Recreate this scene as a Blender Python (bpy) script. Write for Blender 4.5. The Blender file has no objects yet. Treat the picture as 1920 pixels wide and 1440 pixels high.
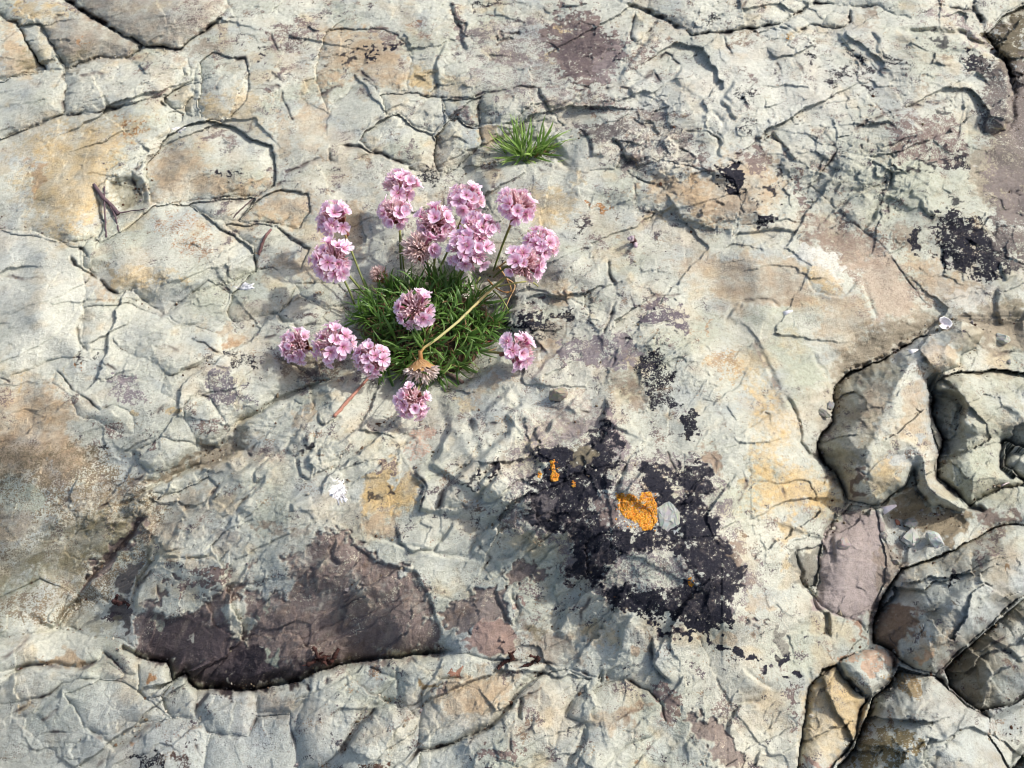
import bpy, bmesh, math, random
import numpy as np
from mathutils import Vector, Matrix, Quaternion

random.seed(7)
rng = np.random.default_rng(7)
scene = bpy.context.scene
COL = scene.collection

# ------------------------------------------------------------------ camera, sky, sun, exposure
S = 0.00030                       # metres per photo pixel at the middle of the rock
HFOV = math.radians(52)
PITCH = math.radians(56)
DIST = 960 * S / math.tan(HFOV / 2)
CAM = np.array([0.0, -DIST * math.cos(PITCH), DIST * math.sin(PITCH)])
cam_data = bpy.data.cameras.new('camera')
cam_data.sensor_width = 36
cam_data.lens = 18 / math.tan(HFOV / 2)
cam_data.clip_start = 0.01
cam_data.clip_end = 100
cam = bpy.data.objects.new('camera', cam_data)
cam.location = CAM
cam.rotation_euler = (math.pi / 2 - PITCH, 0, 0)
COL.objects.link(cam)
scene.camera = cam

SUN_EL, SUN_AZ = math.radians(42), math.radians(70)      # azimuth clockwise from +Y (away from the camera)
world = bpy.data.worlds.new('World')
scene.world = world
world.use_nodes = True
wn = world.node_tree
sky = wn.nodes.new('ShaderNodeTexSky')
sky.sky_type = 'NISHITA'
sky.sun_disc = False
sky.sun_elevation = SUN_EL
sky.sun_rotation = SUN_AZ
sky.air_density = 1.0
sky.dust_density = 4.0
sky.ozone_density = 1.0
wn.links.new(sky.outputs[0], wn.nodes['Background'].inputs[0])
wn.nodes['Background'].inputs[1].default_value = 0.15
sun_data = bpy.data.lights.new('sun', 'SUN')
sun_data.energy = 2.8
sun_data.angle = math.radians(2.0)
sun_data.color = (1.0, 0.983, 0.95)
sun = bpy.data.objects.new('sun', sun_data)
sv = Vector((math.sin(SUN_AZ) * math.cos(SUN_EL), math.cos(SUN_AZ) * math.cos(SUN_EL), math.sin(SUN_EL)))
sun.rotation_euler = sv.to_track_quat('Z', 'Y').to_euler()
sun.location = sv * 3
COL.objects.link(sun)
scene.view_settings.view_transform = 'Standard'
scene.view_settings.look = 'None'
scene.view_settings.exposure = 0.43
scene.view_settings.gamma = 1.0
scene.view_settings.use_curve_mapping = False
scene.render.engine = 'CYCLES'
scene.cycles.max_bounces = 5
scene.cycles.filter_width = 1.1
scene.cycles.use_denoising = True

FWD = np.array([0, math.cos(PITCH), -math.sin(PITCH)])
UPV = np.array([0, math.sin(PITCH), math.cos(PITCH)])
FPX = 960 / math.tan(HFOV / 2)


def ground_point(u, v, z):
    """the point at height z above the datum that is seen at photo pixel (u, v)"""
    a = (np.asarray(u, dtype=np.float64) - 960) / FPX
    b = (720 - np.asarray(v, dtype=np.float64)) / FPX
    dx, dy, dz = a, FWD[1] + b * UPV[1], FWD[2] + b * UPV[2]
    t = (np.asarray(z) - CAM[2]) / dz
    return CAM[0] + dx * t, CAM[1] + dy * t, CAM[2] + dz * t


def P3(u, v, z):
    x, y, zz = ground_point(u, v, z)
    return Vector((float(x), float(y), float(zz)))


# ------------------------------------------------------------------ noise
_ang = np.linspace(0, 2 * np.pi, 64, endpoint=False)
_GX, _GY = np.cos(_ang).astype(np.float32), np.sin(_ang).astype(np.float32)


def ihash(ix, iy, seed):
    h = (ix.astype(np.uint32) * np.uint32(374761393) + iy.astype(np.uint32) * np.uint32(668265263)
         + np.uint32((seed * 2246822519) & 0xffffffff))
    h = (h ^ (h >> np.uint32(13))) * np.uint32(1274126177)
    h = (h ^ (h >> np.uint32(16))) * np.uint32(2246822519)
    return h ^ (h >> np.uint32(15))


def perlin(x, y, seed):
    x = x.astype(np.float32); y = y.astype(np.float32)
    x0 = np.floor(x); y0 = np.floor(y)
    fx = x - x0; fy = y - y0
    ix = x0.astype(np.int32); iy = y0.astype(np.int32)
    ux = fx * fx * fx * (fx * (fx * 6 - 15) + 10)
    uy = fy * fy * fy * (fy * (fy * 6 - 15) + 10)

    def g(dx, dy):
        k = (ihash(ix + dx, iy + dy, seed) & np.uint32(63)).astype(np.int32)
        return _GX[k] * (fx - dx) + _GY[k] * (fy - dy)
    a = g(0, 0); b = g(1, 0); c = g(0, 1); d = g(1, 1)
    ab = a + ux * (b - a); cd = c + ux * (d - c)
    return (ab + uy * (cd - ab)) * 1.5


def fbm(x, y, scale, octaves, seed, gain=0.5):
    out = 0; a = 1.0; tot = 0; f = 1.0 / scale
    for o in range(octaves):
        out = out + a * perlin(x * f + o * 17.3, y * f - o * 9.1, seed + o * 31)
        tot += a; a *= gain; f *= 2.03
    return out / tot


def worley(x, y, scale, seed, angle=0.0, aniso=1.0):
    """nearest jittered cell: three random values, offset from its centre, F2 - F1"""
    c, s = math.cos(angle), math.sin(angle)
    X = ((x * c + y * s) / (scale * aniso)).astype(np.float32)
    Y = ((-x * s + y * c) / scale).astype(np.float32)
    ix = np.floor(X).astype(np.int32); iy = np.floor(Y).astype(np.int32)
    f1 = np.full(X.shape, 9.0, np.float32); f2 = f1.copy()
    hh = np.zeros(X.shape, np.uint32); ox = np.zeros_like(X); oy = np.zeros_like(X)
    for dx in (-1, 0, 1):
        for dy in (-1, 0, 1):
            h = ihash(ix + dx, iy + dy, seed)
            px = ix + dx + 0.08 + 0.84 * (h & np.uint32(1023)).astype(np.float32) / 1023
            py = iy + dy + 0.08 + 0.84 * ((h >> np.uint32(10)) & np.uint32(1023)).astype(np.float32) / 1023
            ex = X - px; ey = Y - py
            d = np.sqrt(ex * ex + ey * ey)
            near = d < f1
            f2 = np.where(near, f1, np.minimum(f2, d))
            f1 = np.where(near, d, f1)
            hh = np.where(near, h, hh); ox = np.where(near, ex, ox); oy = np.where(near, ey, oy)
    h2 = ihash(hh.astype(np.int32), np.zeros_like(ix), seed + 5)
    r1 = (h2 & np.uint32(1023)).astype(np.float32) / 1023
    r2 = ((h2 >> np.uint32(10)) & np.uint32(1023)).astype(np.float32) / 1023
    r3 = ((h2 >> np.uint32(20)) & np.uint32(1023)).astype(np.float32) / 1023
    return r1, r2, r3, ox, oy, f2 - f1


def sstep(a, b, x):
    t = np.clip((x - a) / (b - a), 0, 1)
    return t * t * (3 - 2 * t)


# ------------------------------------------------------------------ the grid the rock surface is worked out on
STEP = 1.75
fine_u = np.arange(-24, 1944, STEP); fine_v = np.arange(-20, 1462, STEP)


def margin(n, first, grow):
    return np.cumsum(first * grow ** np.arange(n))


mu = margin(66, 4, 1.066); mt = margin(56, 4, 1.06); mb_ = margin(60, 4, 1.066)
ug = np.concatenate([fine_u[0] - mu[::-1], fine_u, fine_u[-1] + mu])
vg = np.concatenate([fine_v[0] - mt[::-1], fine_v, fine_v[-1] + mb_])
NU, NV = len(ug), len(vg)
U, V = np.meshgrid(ug, vg)
U = U.astype(np.float32); V = V.astype(np.float32)
gx, gy, _ = ground_point(U, V, 0.0)
X = (gx / S).astype(np.float32); Y = (-gy / S).astype(np.float32)     # metric coordinates for the noise
del gx, gy
# edges of everything that is traced wander a little
w1 = fbm(X, Y, 46, 3, 11); w2 = fbm(X, Y, 46, 3, 12)
w3 = fbm(X, Y, 14, 2, 13); w4 = fbm(X, Y, 14, 2, 14)
WU = U + 6 * w1 + 1.7 * w3
WV = V + 6 * w2 + 1.7 * w4
w5 = fbm(X, Y, 27, 3, 15, .6); w6 = fbm(X, Y, 27, 3, 16, .6)
SU = U + 20 * w1 + 9.0 * w3 + 22 * w5                   # stains have a more ragged edge
SV = V + 20 * w2 + 9.0 * w4 + 22 * w6
n_hi = fbm(X, Y, 9, 3, 21, 0.7)
n_mid = fbm(X, Y, 34, 4, 22, 0.6)
n_low = fbm(X, Y, 210, 4, 23)
n_low2 = fbm(X, Y, 150, 4, 24)

TILES = dict(TL=(0, 0), TM=(640, 0), TR=(1280, 0), ML=(0, 480), MM=(640, 480), MR=(1280, 480),
             BL=(0, 960), BM=(640, 960), BR=(1280, 960))


def T(tile, txt):
    ox, oy = TILES[tile]
    return [(ox + float(a.split(',')[0]) / 3, oy + float(a.split(',')[1]) / 3) for a in txt.split()]


def Q(txt):
    return [(float(a.split(',')[0]), float(a.split(',')[1])) for a in txt.split()]


def window(pts, pad):
    us = [p[0] for p in pts]; vs = [p[1] for p in pts]
    i0, i1 = np.searchsorted(ug, [min(us) - pad, max(us) + pad])
    j0, j1 = np.searchsorted(vg, [min(vs) - pad, max(vs) + pad])
    return slice(j0, j1), slice(i0, i1)


def line_dist(pts, pad, A, B):
    """distance, signed side (+ right of the drawing direction, in image terms) and 0..1 along a polyline"""
    sl = window(pts, pad)
    a, b = A[sl], B[sl]
    best = np.full(a.shape, 1e9, np.float32); side = np.ones_like(best); along = np.zeros_like(best)
    L = [math.hypot(q[0] - p[0], q[1] - p[1]) for p, q in zip(pts, pts[1:])]
    tot = sum(L); acc = 0
    for (p, q, l) in zip(pts, pts[1:], L):
        dx, dy = (q[0] - p[0]), (q[1] - p[1])
        t = np.clip(((a - p[0]) * dx + (b - p[1]) * dy) / (l * l + 1e-9), 0, 1)
        ex = a - p[0] - t * dx; ey = b - p[1] - t * dy
        d = np.sqrt(ex * ex + ey * ey)
        n = d < best
        best = np.where(n, d, best)
        side = np.where(n, np.where(dx * ey - dy * ex >= 0, 1.0, -1.0), side)
        along = np.where(n, (acc + t * l) / tot, along)
        acc += l
    return sl, best, side, along


def poly_sd(pts, pad, A, B):
    sl, d, _, _ = line_dist(pts + [pts[0]], pad, A, B)
    a, b = A[sl], B[sl]
    inside = np.zeros(a.shape, bool)
    for (p, q) in zip(pts, pts[1:] + [pts[0]]):
        if p[1] == q[1]:
            continue
        c = (p[1] > b) != (q[1] > b)
        inside ^= c & (a < (q[0] - p[0]) * (b - p[1]) / (q[1] - p[1]) + p[0])
    return sl, np.where(inside, d, -d)


# ------------------------------------------------------------------ rock relief (heights in photo pixels)
# broad swell of the ledge: u, v, height
CTRL = np.array([
    (0, 60, 10), (250, 60, 20), (120, 180, 4), (500, 60, 18), (800, 60, 20), (1100, 80, 22), (1400, 60, 20), (1700, 60, 12), (1900, 60, -18),
    (60, 330, 6), (250, 340, 8), (400, 320, 2), (600, 220, 6), (620, 330, -4), (760, 320, -8), (900, 230, 8), (980, 280, -8), (1000, 380, 2),
    (1150, 330, 12), (1400, 250, 24), (1650, 220, 22), (1800, 330, 10), (1900, 350, -30), (1900, 500, -28),
    (60, 580, 22), (250, 480, 12), (300, 600, 10), (450, 560, -2), (560, 600, -16), (780, 600, -34), (700, 700, -14), (930, 640, -4),
    (620, 470, -14), (760, 450, -16), (1100, 470, 10), (1300, 450, 16), (1500, 480, 12), (1650, 560, -6), (1750, 640, -40), (1880, 640, -40),
    (60, 780, 14), (0, 900, -30), (100, 930, -36), (180, 1010, -66), (300, 960, -40), (60, 1020, -62), (300, 800, 6), (420, 880, -24), (500, 690, -2), (40, 1110, -84), (120, 1150, -92), (-100, 1000, -120),
    (600, 800, 8), (450, 950, 6), (600, 950, 32), (800, 900, 36), (1000, 780, 36), (1200, 700, 38), (1350, 600, 24), (1500, 640, 4),
    (1100, 950, 76), (1300, 900, 80), (1450, 850, 66), (1500, 950, 44), (1545, 760, -14), (1570, 980, -50), (1545, 1090, -36),
    (330, 1060, 2), (500, 1050, 22), (650, 1050, 34), (300, 1200, -40), (500, 1200, -42), (620, 1200, -40), (420, 1275, -62), (800, 1170, 0),
    (850, 1080, 36), (1000, 1120, 34), (1200, 1100, 70), (1400, 1080, 66), (1480, 1220, 22), (1000, 1210, -2), (1200, 1250, 14), (1400, 1330, 24),
    (40, 1240, -66), (200, 1250, -46), (60, 1400, -84), (200, 1380, -56), (400, 1370, -30), (600, 1300, 0), (600, 1410, -22), (800, 1290, 14), (800, 1410, -6), (1000, 1380, 18), (1200, 1400, 20), (1500, 1420, 8),
    (1600, 1330, -14), (1650, 760, -14), (1700, 900, -20), (1830, 800, -20), (1640, 1130, -46), (1780, 1100, 0), (1870, 1230, -16), (1750, 1350, 4),
    (1880, 1380, -46), (-100, 1440, -110), (-400, 700, 0), (2300, 700, -20), (960, -300, 20), (960, 1800, 10), (2200, 1700, 0), (-300, 1700, 0)], np.float32)


def swell():
    uu = np.arange(-900, 2900, 20, dtype=np.float32); vv = np.arange(-700, 2200, 20, dtype=np.float32)
    A, B = np.meshgrid(uu, vv)
    num = np.zeros_like(A); den = np.full_like(A, 1e-6)
    for u, v, h in CTRL:
        w = np.exp(-((A - u) ** 2 + (B - v) ** 2) / (2 * 88.0 ** 2)) + 1e-4 / (1 + ((A - u) ** 2 + (B - v) ** 2) / 1e5)
        num += w * h; den += w
    G = num / den
    for _ in range(2):
        Gp = np.pad(G, 1, mode='edge')
        G = (Gp[:-2, 1:-1] + Gp[2:, 1:-1] + Gp[1:-1, :-2] + Gp[1:-1, 2:] + 2 * G) / 6
    fu = np.clip((U + 900) / 20, 0, len(uu) - 1.001); fv = np.clip((V + 700) / 20, 0, len(vv) - 1.001)
    iu = fu.astype(int); iv = fv.astype(int); fu = fu - iu; fv = fv - iv
    return (G[iv, iu] * (1 - fu) * (1 - fv) + G[iv, iu + 1] * fu * (1 - fv) + G[iv + 1, iu] * (1 - fu) * fv + G[iv + 1, iu + 1] * fu * fv)


H = (1.7 * swell()).astype(np.float32)
LABEL = np.zeros(U.shape, np.int32)
SMOOTH = np.zeros(U.shape, np.float32)          # 1 where the surface is sandy and smooth

# fractured blocks: (name, outline, offset, dome, dome radius, tilt per pixel in u and v, rim groove depth, groove half width)
BLOCKS = [
    # top left boulders and slabs
    ('boulder:brown', T('TL', '0,-90 375,-90 365,0 430,55 230,135 110,140 0,90 -80,60'), 2, 8, 16, 0, 0.05, 8, 4),
    ('rock_slab', T('TL', '-200,80 0,92 100,130 180,280 260,400 150,412 100,440 0,452 -200,480'), 0, 12, 20, -.1, -.05, 10, 5),
    ('rock_slab', T('TL', '105,142 230,132 300,250 355,390 255,402 175,285'), -2, 8, 12, .1, .08, 8, 4),
    ('boulder:wedge', T('TL', '232,142 440,66 560,130 690,190 800,245 790,290 725,325 560,320 420,372 360,382 300,260'), 2, 10, 16, -.05, -.22, 14, 5),
    ('boulder:slab', T('TL', '365,-260 365,0 430,42 520,95 690,190 800,245 830,258 1010,266 1060,235 1150,170 1240,105 1275,30 1275,-260'), 16, 20, 26, .02, .10, 14, 5),
    ('rock_slab', T('TL', '-200,480 0,462 150,420 355,392 365,500 350,645 300,656 160,720 40,760 0,775 -200,800'), 6, 10, 14, .03, .02, 6, 3),
    ('rock_slab', T('TL', '360,392 560,322 700,320 740,337 960,290 1060,330 1070,400 900,540 770,580 640,610 540,630 355,645 368,500'), 7, 11, 14, .02, -.02, 7, 3),
    ('rock_slab', T('TL', '-200,810 0,780 160,724 300,660 540,634 770,584 870,577 930,640 950,730 900,790 870,860 780,910 740,960 600,1010 540,1060 580,1250 560,1340 480,1350 360,1370 200,1310 0,1290 -200,1260'), 3, 10, 24, .03, -.03, 6, 3),
    ('rock_slab', T('TL', '810,960 870,870 940,760 1040,710 1180,680 1320,710 1420,790 1530,815 1560,920 1540,1050 1450,1100 1270,1120 1060,1140 920,1150 850,1130 830,1030'), 2, 15, 24, -.02, .03, 8, 4),
    ('rock_slab', Q('155,465 170,445 190,455 235,430 275,400 290,384 353,384 393,410 433,440 470,465 483,495 480,512 430,530 353,553 337,567 307,593 287,577 250,547 220,555 187,523 157,500'), 6, 13, 20, -.02, .02, 9, 4),
    ('rock_slab', T('TL', '1060,1150 1270,1126 1450,1105 1340,1245 1270,1250 1180,1225'), -2, 6, 12, 0, 0, 6, 3),
    ('rock_slab', T('TL', '1460,1110 1590,1060 1740,1090 1740,1190 1680,1290 1560,1260 1345,1250'), 0, 8, 12, 0, .05, 7, 3),
    ('rock_slab', T('TL', '1270,1260 1560,1270 1640,1350 1740,1400 1690,1520 1440,1520 1420,1390 1330,1320'), 0, 7, 14, 0, 0, 7, 3),
    ('rock_slab', T('TL', '1120,350 1200,290 1300,330 1390,330 1400,430 1390,560 1300,660 1250,690 1190,676 1120,660 1115,560 1130,440'), 2, 9, 16, .0, 0, 6, 3),
    ('stone_chip', T('TL', '925,545 1090,440 1100,500 1030,610 970,620 930,590'), 2, 7, 6, .2, 0, 6, 3),
    ('stone_chip', T('TL', '1040,600 1070,545 1110,560 1115,620 1090,655 1050,650'), 3, 7, 6, 0, 0, 5, 3),
    ('stone_chip', T('TL', '935,640 1000,620 1040,640 1020,690 960,690'), 1, 6, 6, 0, 0, 5, 3),
    ('stone_chip', T('TL', '1020,390 1045,370 1075,380 1070,420 1040,420'), 3, 6, 5, 0, 0, 4, 3),
    # upper middle
    ('rock_slab', T('TM', '95,800 130,740 250,660 330,640 400,710 520,760 540,800 520,910 500,970 420,972 340,900 200,860'), 4, 12, 18, .03, .05, 8, 4),
    ('rock_slab', T('TM', '540,760 600,680 650,670 700,710 790,720 790,830 740,870 700,900 640,960 600,980 540,960 520,900 530,820'), 4, 14, 14, .05, .05, 9, 4),
    ('rock_slab', T('TM', '582,562 700,557 780,547 778,700 790,716 700,704 650,668 600,674 585,630'), 0, 7, 12, 0, .05, 7, 3),
    ('rock_slab', T('TM', '785,545 850,518 1000,492 1115,492 1165,620 1260,700 1060,690 960,690 785,700'), 3, 7, 12, 0, 0, 6, 3),
    ('rock_slab', T('TM', '215,532 350,527 530,542 576,552 582,690 520,750 400,700 335,635 250,650 235,600'), 0, 7, 14, 0, 0, 6, 3),
    ('stone_chip', T('TM', '540,937 590,930 600,990 562,1000'), 4, 6, 5, 0, 0, 4, 2),
    ('rock_slab', T('TM', '-90,180 60,160 180,165 300,180 400,292 395,350 375,430 370,510 215,525 120,440 0,560 -90,620 -150,400'), 2, 9, 18, .02, .02, 5, 3),
    ('stone_chip', T('TM', '1650,62 1780,92 1720,190 1660,240 1618,210'), 3, 9, 8, 0, 0, 8, 3),
    ('rock_slab', T('TM', '1660,950 1800,900 1960,930 2200,1010 2270,1200 2000,1280 1660,1180 1650,1050'), 0, 6, 20, 0, 0, 3, 3),
    # upper right
    ('stone_chip', T('TR', '560,135 640,95 710,110 720,150 640,180'), 3, 8, 8, 0, 0, 8, 3),
    ('stone_chip', T('TR', '770,120 850,60 940,80 930,150 860,165 790,150'), 3, 8, 8, 0, 0, 8, 3),
    ('rock_slab', T('TR', '0,-80 720,-80 730,25 640,82 550,132 500,148 340,164 180,188 60,190 10,150 -80,100 -200,60 -160,-80'), 5, 10, 14, 0, 0, 8, 3),
    ('rock_slab', T('TR', '735,-80 1640,-80 1630,50 1560,48 1450,25 1280,110 1090,42 840,26 740,20'), 2, 8, 14, 0, 0, 8, 3),
    ('boulder:corner', T('TR', '1700,205 1800,92 1920,30 2060,-20 2100,430 1930,420 1850,440 1800,310 1745,262'), -6, 22, 26, -.1, 0, 16, 6),
    ('rock_slab', T('TR', '1665,-80 2100,-80 2060,-40 1920,15 1800,80 1700,170 1655,60'), 0, 12, 14, -.1, 0, 12, 5),
    ('rock_slab', T('TR', '945,742 1060,672 1220,612 1340,592 1520,552 1600,640 1610,780 1560,900 1450,950 1180,920 1050,870 870,850 845,800'), 2, 5, 18, 0, 0, 4, 3),
    ('rock_slab', T('TR', '705,1040 800,945 870,860 1050,880 1160,930 1180,1000 1110,1042 1010,1052 940,1122 872,1190 800,1110'), 3, 7, 16, .05, .0, 6, 3),
    ('rock_slab', T('TR', '880,1195 945,1125 1015,1058 1110,1045 1180,1110 1110,1140 1080,1215 1025,1305 1000,1280'), 2, 6, 12, .05, 0, 5, 3),
    # left middle
    ('rock_slab', Q('-80,425 0,432 120,457 148,466 152,500 160,540 155,590 145,630 150,660 140,670 95,675 0,715 -80,730'), 4, 9, 22, .02, .02, 6, 3),
    ('rock_slab', T('ML', '475,285 740,272 860,330 1000,390 1110,402 1240,430 1262,552 1150,600 970,668 925,640 890,610 660,530 490,535 455,450 470,350'), 3, 8, 18, 0, .03, 5, 3),
    ('rock_slab', T('ML', '930,342 1020,260 1170,140 1300,202 1250,330 1090,392 1000,382'), 3, 9, 14, 0, .04, 6, 3),
    ('rock_slab', T('ML', '1420,100 1530,55 1660,180 1640,250 1560,320 1450,340 1330,380 1270,340 1310,210'), 4, 12, 16, .1, .05, 7, 3),
    ('rock_slab', T('ML', '1660,160 1760,140 1900,160 1990,270 1830,290 1700,230'), 2, 9, 12, 0, .05, 7, 3),
    ('rock_slab', T('ML', '1600,270 1700,240 1830,300 1960,290 1980,370 1700,400 1600,380 1560,330'), 2, 8, 12, 0, .05, 7, 3),
    ('rock_slab', T('ML', '930,655 975,672 1080,632 1150,603 1230,622 1290,642 1180,700 1190,780 1110,760 1030,850 900,760'), 1, 5, 12, 0, 0, 4, 3),
    ('rock_slab', T('ML', '1110,765 1185,800 1290,970 1240,1020 1110,1050 1040,930 1020,870'), 1, 6, 12, 0, .03, 4, 3),
    ('rock_slab', T('ML', '320,650 400,740 500,820 570,862 640,832 760,900 750,1000 660,990 560,940 430,900 400,790 290,720'), 1, 5, 12, 0, 0, 4, 3),
    ('rock_slab', T('ML', '770,1095 900,1010 1080,1050 1140,1110 1000,1190 860,1210 800,1160'), 2, 7, 14, 0, .05, 6, 3),
    ('rock_slab', T('ML', '845,1340 1000,1232 1110,1172 1190,1168 1170,1220 1100,1270 930,1345'), 4, 9, 10, .05, .05, 7, 3),
    ('rock_slab', T('ML', '920,1350 1100,1282 1180,1230 1212,1290 1150,1400 1000,1500 800,1560 800,1440'), 0, 7, 12, 0, .05, 7, 3),
    ('rock_slab', T('ML', '1335,955 1480,865 1640,800 1700,830 1620,960 1480,1050 1390,1080 1340,1010'), 3, 7, 14, 0, .04, 5, 3),
    # lower left
    ('rock_slab', T('BL', '-150,520 0,480 220,370 330,410 385,450 370,530 300,640 270,682 0,702 -150,710'), 4, 14, 22, 0, .03, 10, 5),
    ('rock_slab', T('BL', '360,650 400,590 470,500 560,470 620,520 560,580 480,630 440,672'), 2, 8, 10, 0, 0, 8, 4),
    ('rock_slab', T('BL', '-150,730 0,712 180,690 300,670 440,682 700,722 760,762 780,860 770,910 705,915 640,830 580,780 560,830 440,882 300,872 110,872 0,892 -150,900'), 8, 16, 18, 0, .02, 10, 4),
    ('rock_slab', T('BL', '-150,970 0,962 150,885 300,880 440,890 600,845 700,920 680,945 560,940 450,940 340,970 270,1030 150,1062 -150,1100'), 4, 9, 14, 0, .02, 8, 3),
    ('rock_slab', T('BL', '780,862 830,842 940,872 960,952 900,1040 820,1052 770,1020'), 0, 8, 12, 0, 0, 9, 4),
    ('rock_slab', T('BL', '905,1040 980,950 1040,942 1110,1002 1100,1090 1090,1150 970,1170 925,1110'), 2, 10, 10, .15, 0, 9, 4),
    ('rock_slab', T('BL', '1100,1100 1180,1022 1260,992 1440,1012 1450,1150 1400,1252 1260,1248 1175,1238 1105,1150'), 4, 10, 14, 0, .02, 8, 3),
    ('rock_slab', T('BL', '350,1030 560,945 700,960 850,1060 960,1170 870,1180 720,1180 620,1262 470,1220 420,1100'), 1, 7, 14, 0, .02, 6, 3),
    ('rock_slab', T('BL', '610,1330 760,1272 870,1185 1090,1160 1170,1245 1150,1400 1100,1560 560,1560'), 3, 8, 16, 0, .02, 6, 3),
    ('rock_slab', T('BL', '1180,1250 1400,1260 1450,1160 1640,1130 1640,1210 1665,1300 1675,1560 1120,1560'), 2, 9, 16, 0, .03, 7, 3),
    ('rock_slab', T('BL', '1455,1010 1600,975 1700,952 1780,905 1920,872 2060,860 2230,940 2030,1130 1920,1340 1800,1440 1690,1440 1660,1210 1720,1060 1640,1125 1455,1140'), 6, 13, 18, 0, .02, 10, 4),
    # bottom middle
    ('rock_slab', T('BM', '5,1362 110,1205 200,1115 310,1072 335,1100 370,1098 430,1172 400,1250 250,1330 100,1480 -80,1560'), 8, 12, 16, .02, .06, 9, 4),
    ('rock_slab', T('BM', '310,860 500,808 700,795 840,835 1000,836 1180,842 1100,925 1000,1005 960,1085 900,1155 850,1205 730,1255 600,1300 440,1330 440,1170 460,1052 370,1090 320,1060'), 6, 12, 18, 0, .02, 9, 4),
    ('rock_slab', T('BM', '1190,890 1260,880 1400,940 1400,1000 1300,1060 1255,1160 1200,1330 1000,1420 700,1560 380,1560 450,1350 740,1270 910,1170 970,1090 1010,1020 1110,940'), 2, 11, 20, .03, .02, 9, 4),
    ('rock_slab', T('BM', '1420,1000 1500,960 1600,942 1720,1012 1800,1082 1820,1180 1740,1262 1600,1310 1480,1440 1380,1560 1270,1560 1375,1290 1380,1200 1270,1150 1315,1065'), 6, 13, 20, .04, .02, 8, 4),
    # the big right-hand stones
    ('boulder:ridge', T('MR', '845,800 862,722 940,652 1100,592 1230,512 1330,452 1420,440 1500,400 1570,370 1650,400 1700,430 1650,510 1560,560 1560,620 1400,660 1368,700 1395,790 1400,900 1410,1000 1440,1100 1418,1180 1435,1270 1530,1360 1610,1420 1560,1445 1390,1390 1320,1290 1300,1200 1250,1292 1140,1382 1060,1402 930,1372 900,1320 860,1250 775,1140 750,1080 770,1010 840,930'), 18, 44, 46, .10, .03, 22, 7),
    ('boulder:cleft', T('MR', '1374,702 1412,662 1500,672 1560,650 1800,640 1960,650 2060,700 2060,1050 1930,1085 1820,1040 1800,1190 1850,1212 1920,1262 1920,1290 1820,1302 1690,1362 1612,1405 1530,1330 1440,1250 1424,1150 1460,1040 1404,900 1402,780'), -20, 34, 40, .06, 0, 22, 6),
    ('boulder:edge', T('MR', '1930,1090 2100,1060 2200,1300 1930,1285 1855,1205 1810,1180 1825,1050'), -24, 18, 20, 0, 0, 14, 5),
    ('rock_slab', T('BR', '840,60 900,0 950,-40 1085,-30 1092,0 1110,150 1150,250 1140,400 1085,500 1055,600 1040,690 980,620 830,560 740,480 770,270 800,150'), 2, 16, 24, 0, .0, 10, 5),
    ('rock_slab', T('BR', '650,212 780,182 772,300 735,420 690,430 642,340'), -10, 6, 14, 0, 0, 8, 4),
    ('boulder:streaked', T('BR', '1230,312 1400,262 1600,172 1760,82 1860,60 1920,70 2060,120 2060,380 1920,462 1800,562 1680,682 1560,772 1460,880 1430,912 1300,880 1200,822 1180,780 1062,740 1070,620 1100,500 1170,400'), 16, 46, 50, .04, .02, 24, 6),
    ('boulder:shaded', T('BR', '2060,400 1920,482 1800,582 1700,672 1565,790 1470,882 1500,990 1580,1060 1680,1122 1800,1102 1930,1052 2080,1000'), -46, 26, 30, 0, .02, 20, 6),
    ('boulder:chunk', T('BR', '880,842 1030,777 1140,772 1185,820 1170,950 1070,1025 1020,1010 922,922'), 24, 14, 14, 0, .02, 12, 4),
    ('boulder:ochre', T('BR', '780,882 870,862 922,932 1020,1018 1060,1032 1000,1110 980,1250 940,1340 860,1400 800,1560 640,1560 658,1300 700,1000'), 0, 18, 26, 0, 0, 12, 5),
    ('boulder:big', T('BR', '1072,1042 1172,962 1205,872 1330,902 1430,922 1500,1002 1600,1092 1740,1152 1725,1260 1840,1440 1900,1600 840,1600 870,1422 960,1335 1002,1200'), -4, 36, 44, 0, .03, 22, 6),
    ('boulder:bottom', T('BR', '1850,1440 1930,1335 2060,1300 2060,1600 1900,1600'), -30, 18, 20, 0, 0, 14, 5),
]
BOULDER_OF = {}
for k, (name, pts, off, dome, rad, tu, tv, gd, gw) in enumerate(BLOCKS, start=1):
    sl, sd = poly_sd(pts, 60, WU, WV)
    ins = sd > 0
    cu = sum(p[0] for p in pts) / len(pts); cv = sum(p[1] for p in pts) / len(pts)
    mod = np.clip(0.7 + 1.3 * n_mid[sl] + .8 * n_low2[sl], .05, 1.25)
    boul = name.startswith('boulder') and name not in ('boulder:slab', 'boulder:wedge', 'boulder:brown')
    if boul:
        RR = {'boulder:chunk': 26, 'boulder:ochre': 44, 'boulder:edge': 50, 'boulder:bottom': 50}.get(name, 112)
        q = 1 - np.clip(sd / RR, 0, 1)
        prof = (dome * 2.3) * np.maximum(0, 1 - q ** 1.9) ** .62 - dome * 1.2
    else:
        gd *= .26; gw *= .7
        if k <= 24: rad *= 1.5; dome *= 1.7
        else: rad *= .9
        prof = dome * (1 - np.exp(-np.maximum(sd, 0) / rad)) - dome * 0.5
    if boul: gd *= .25
    up = off + prof + np.clip(tu * (U[sl] - cu) + tv * (V[sl] - cv), -26, 26)
    H[sl] += np.where(ins, up, 0) - gd * mod * np.exp(-(sd / gw) ** 2)
    LABEL[sl] = np.where(ins, k, LABEL[sl])

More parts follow.
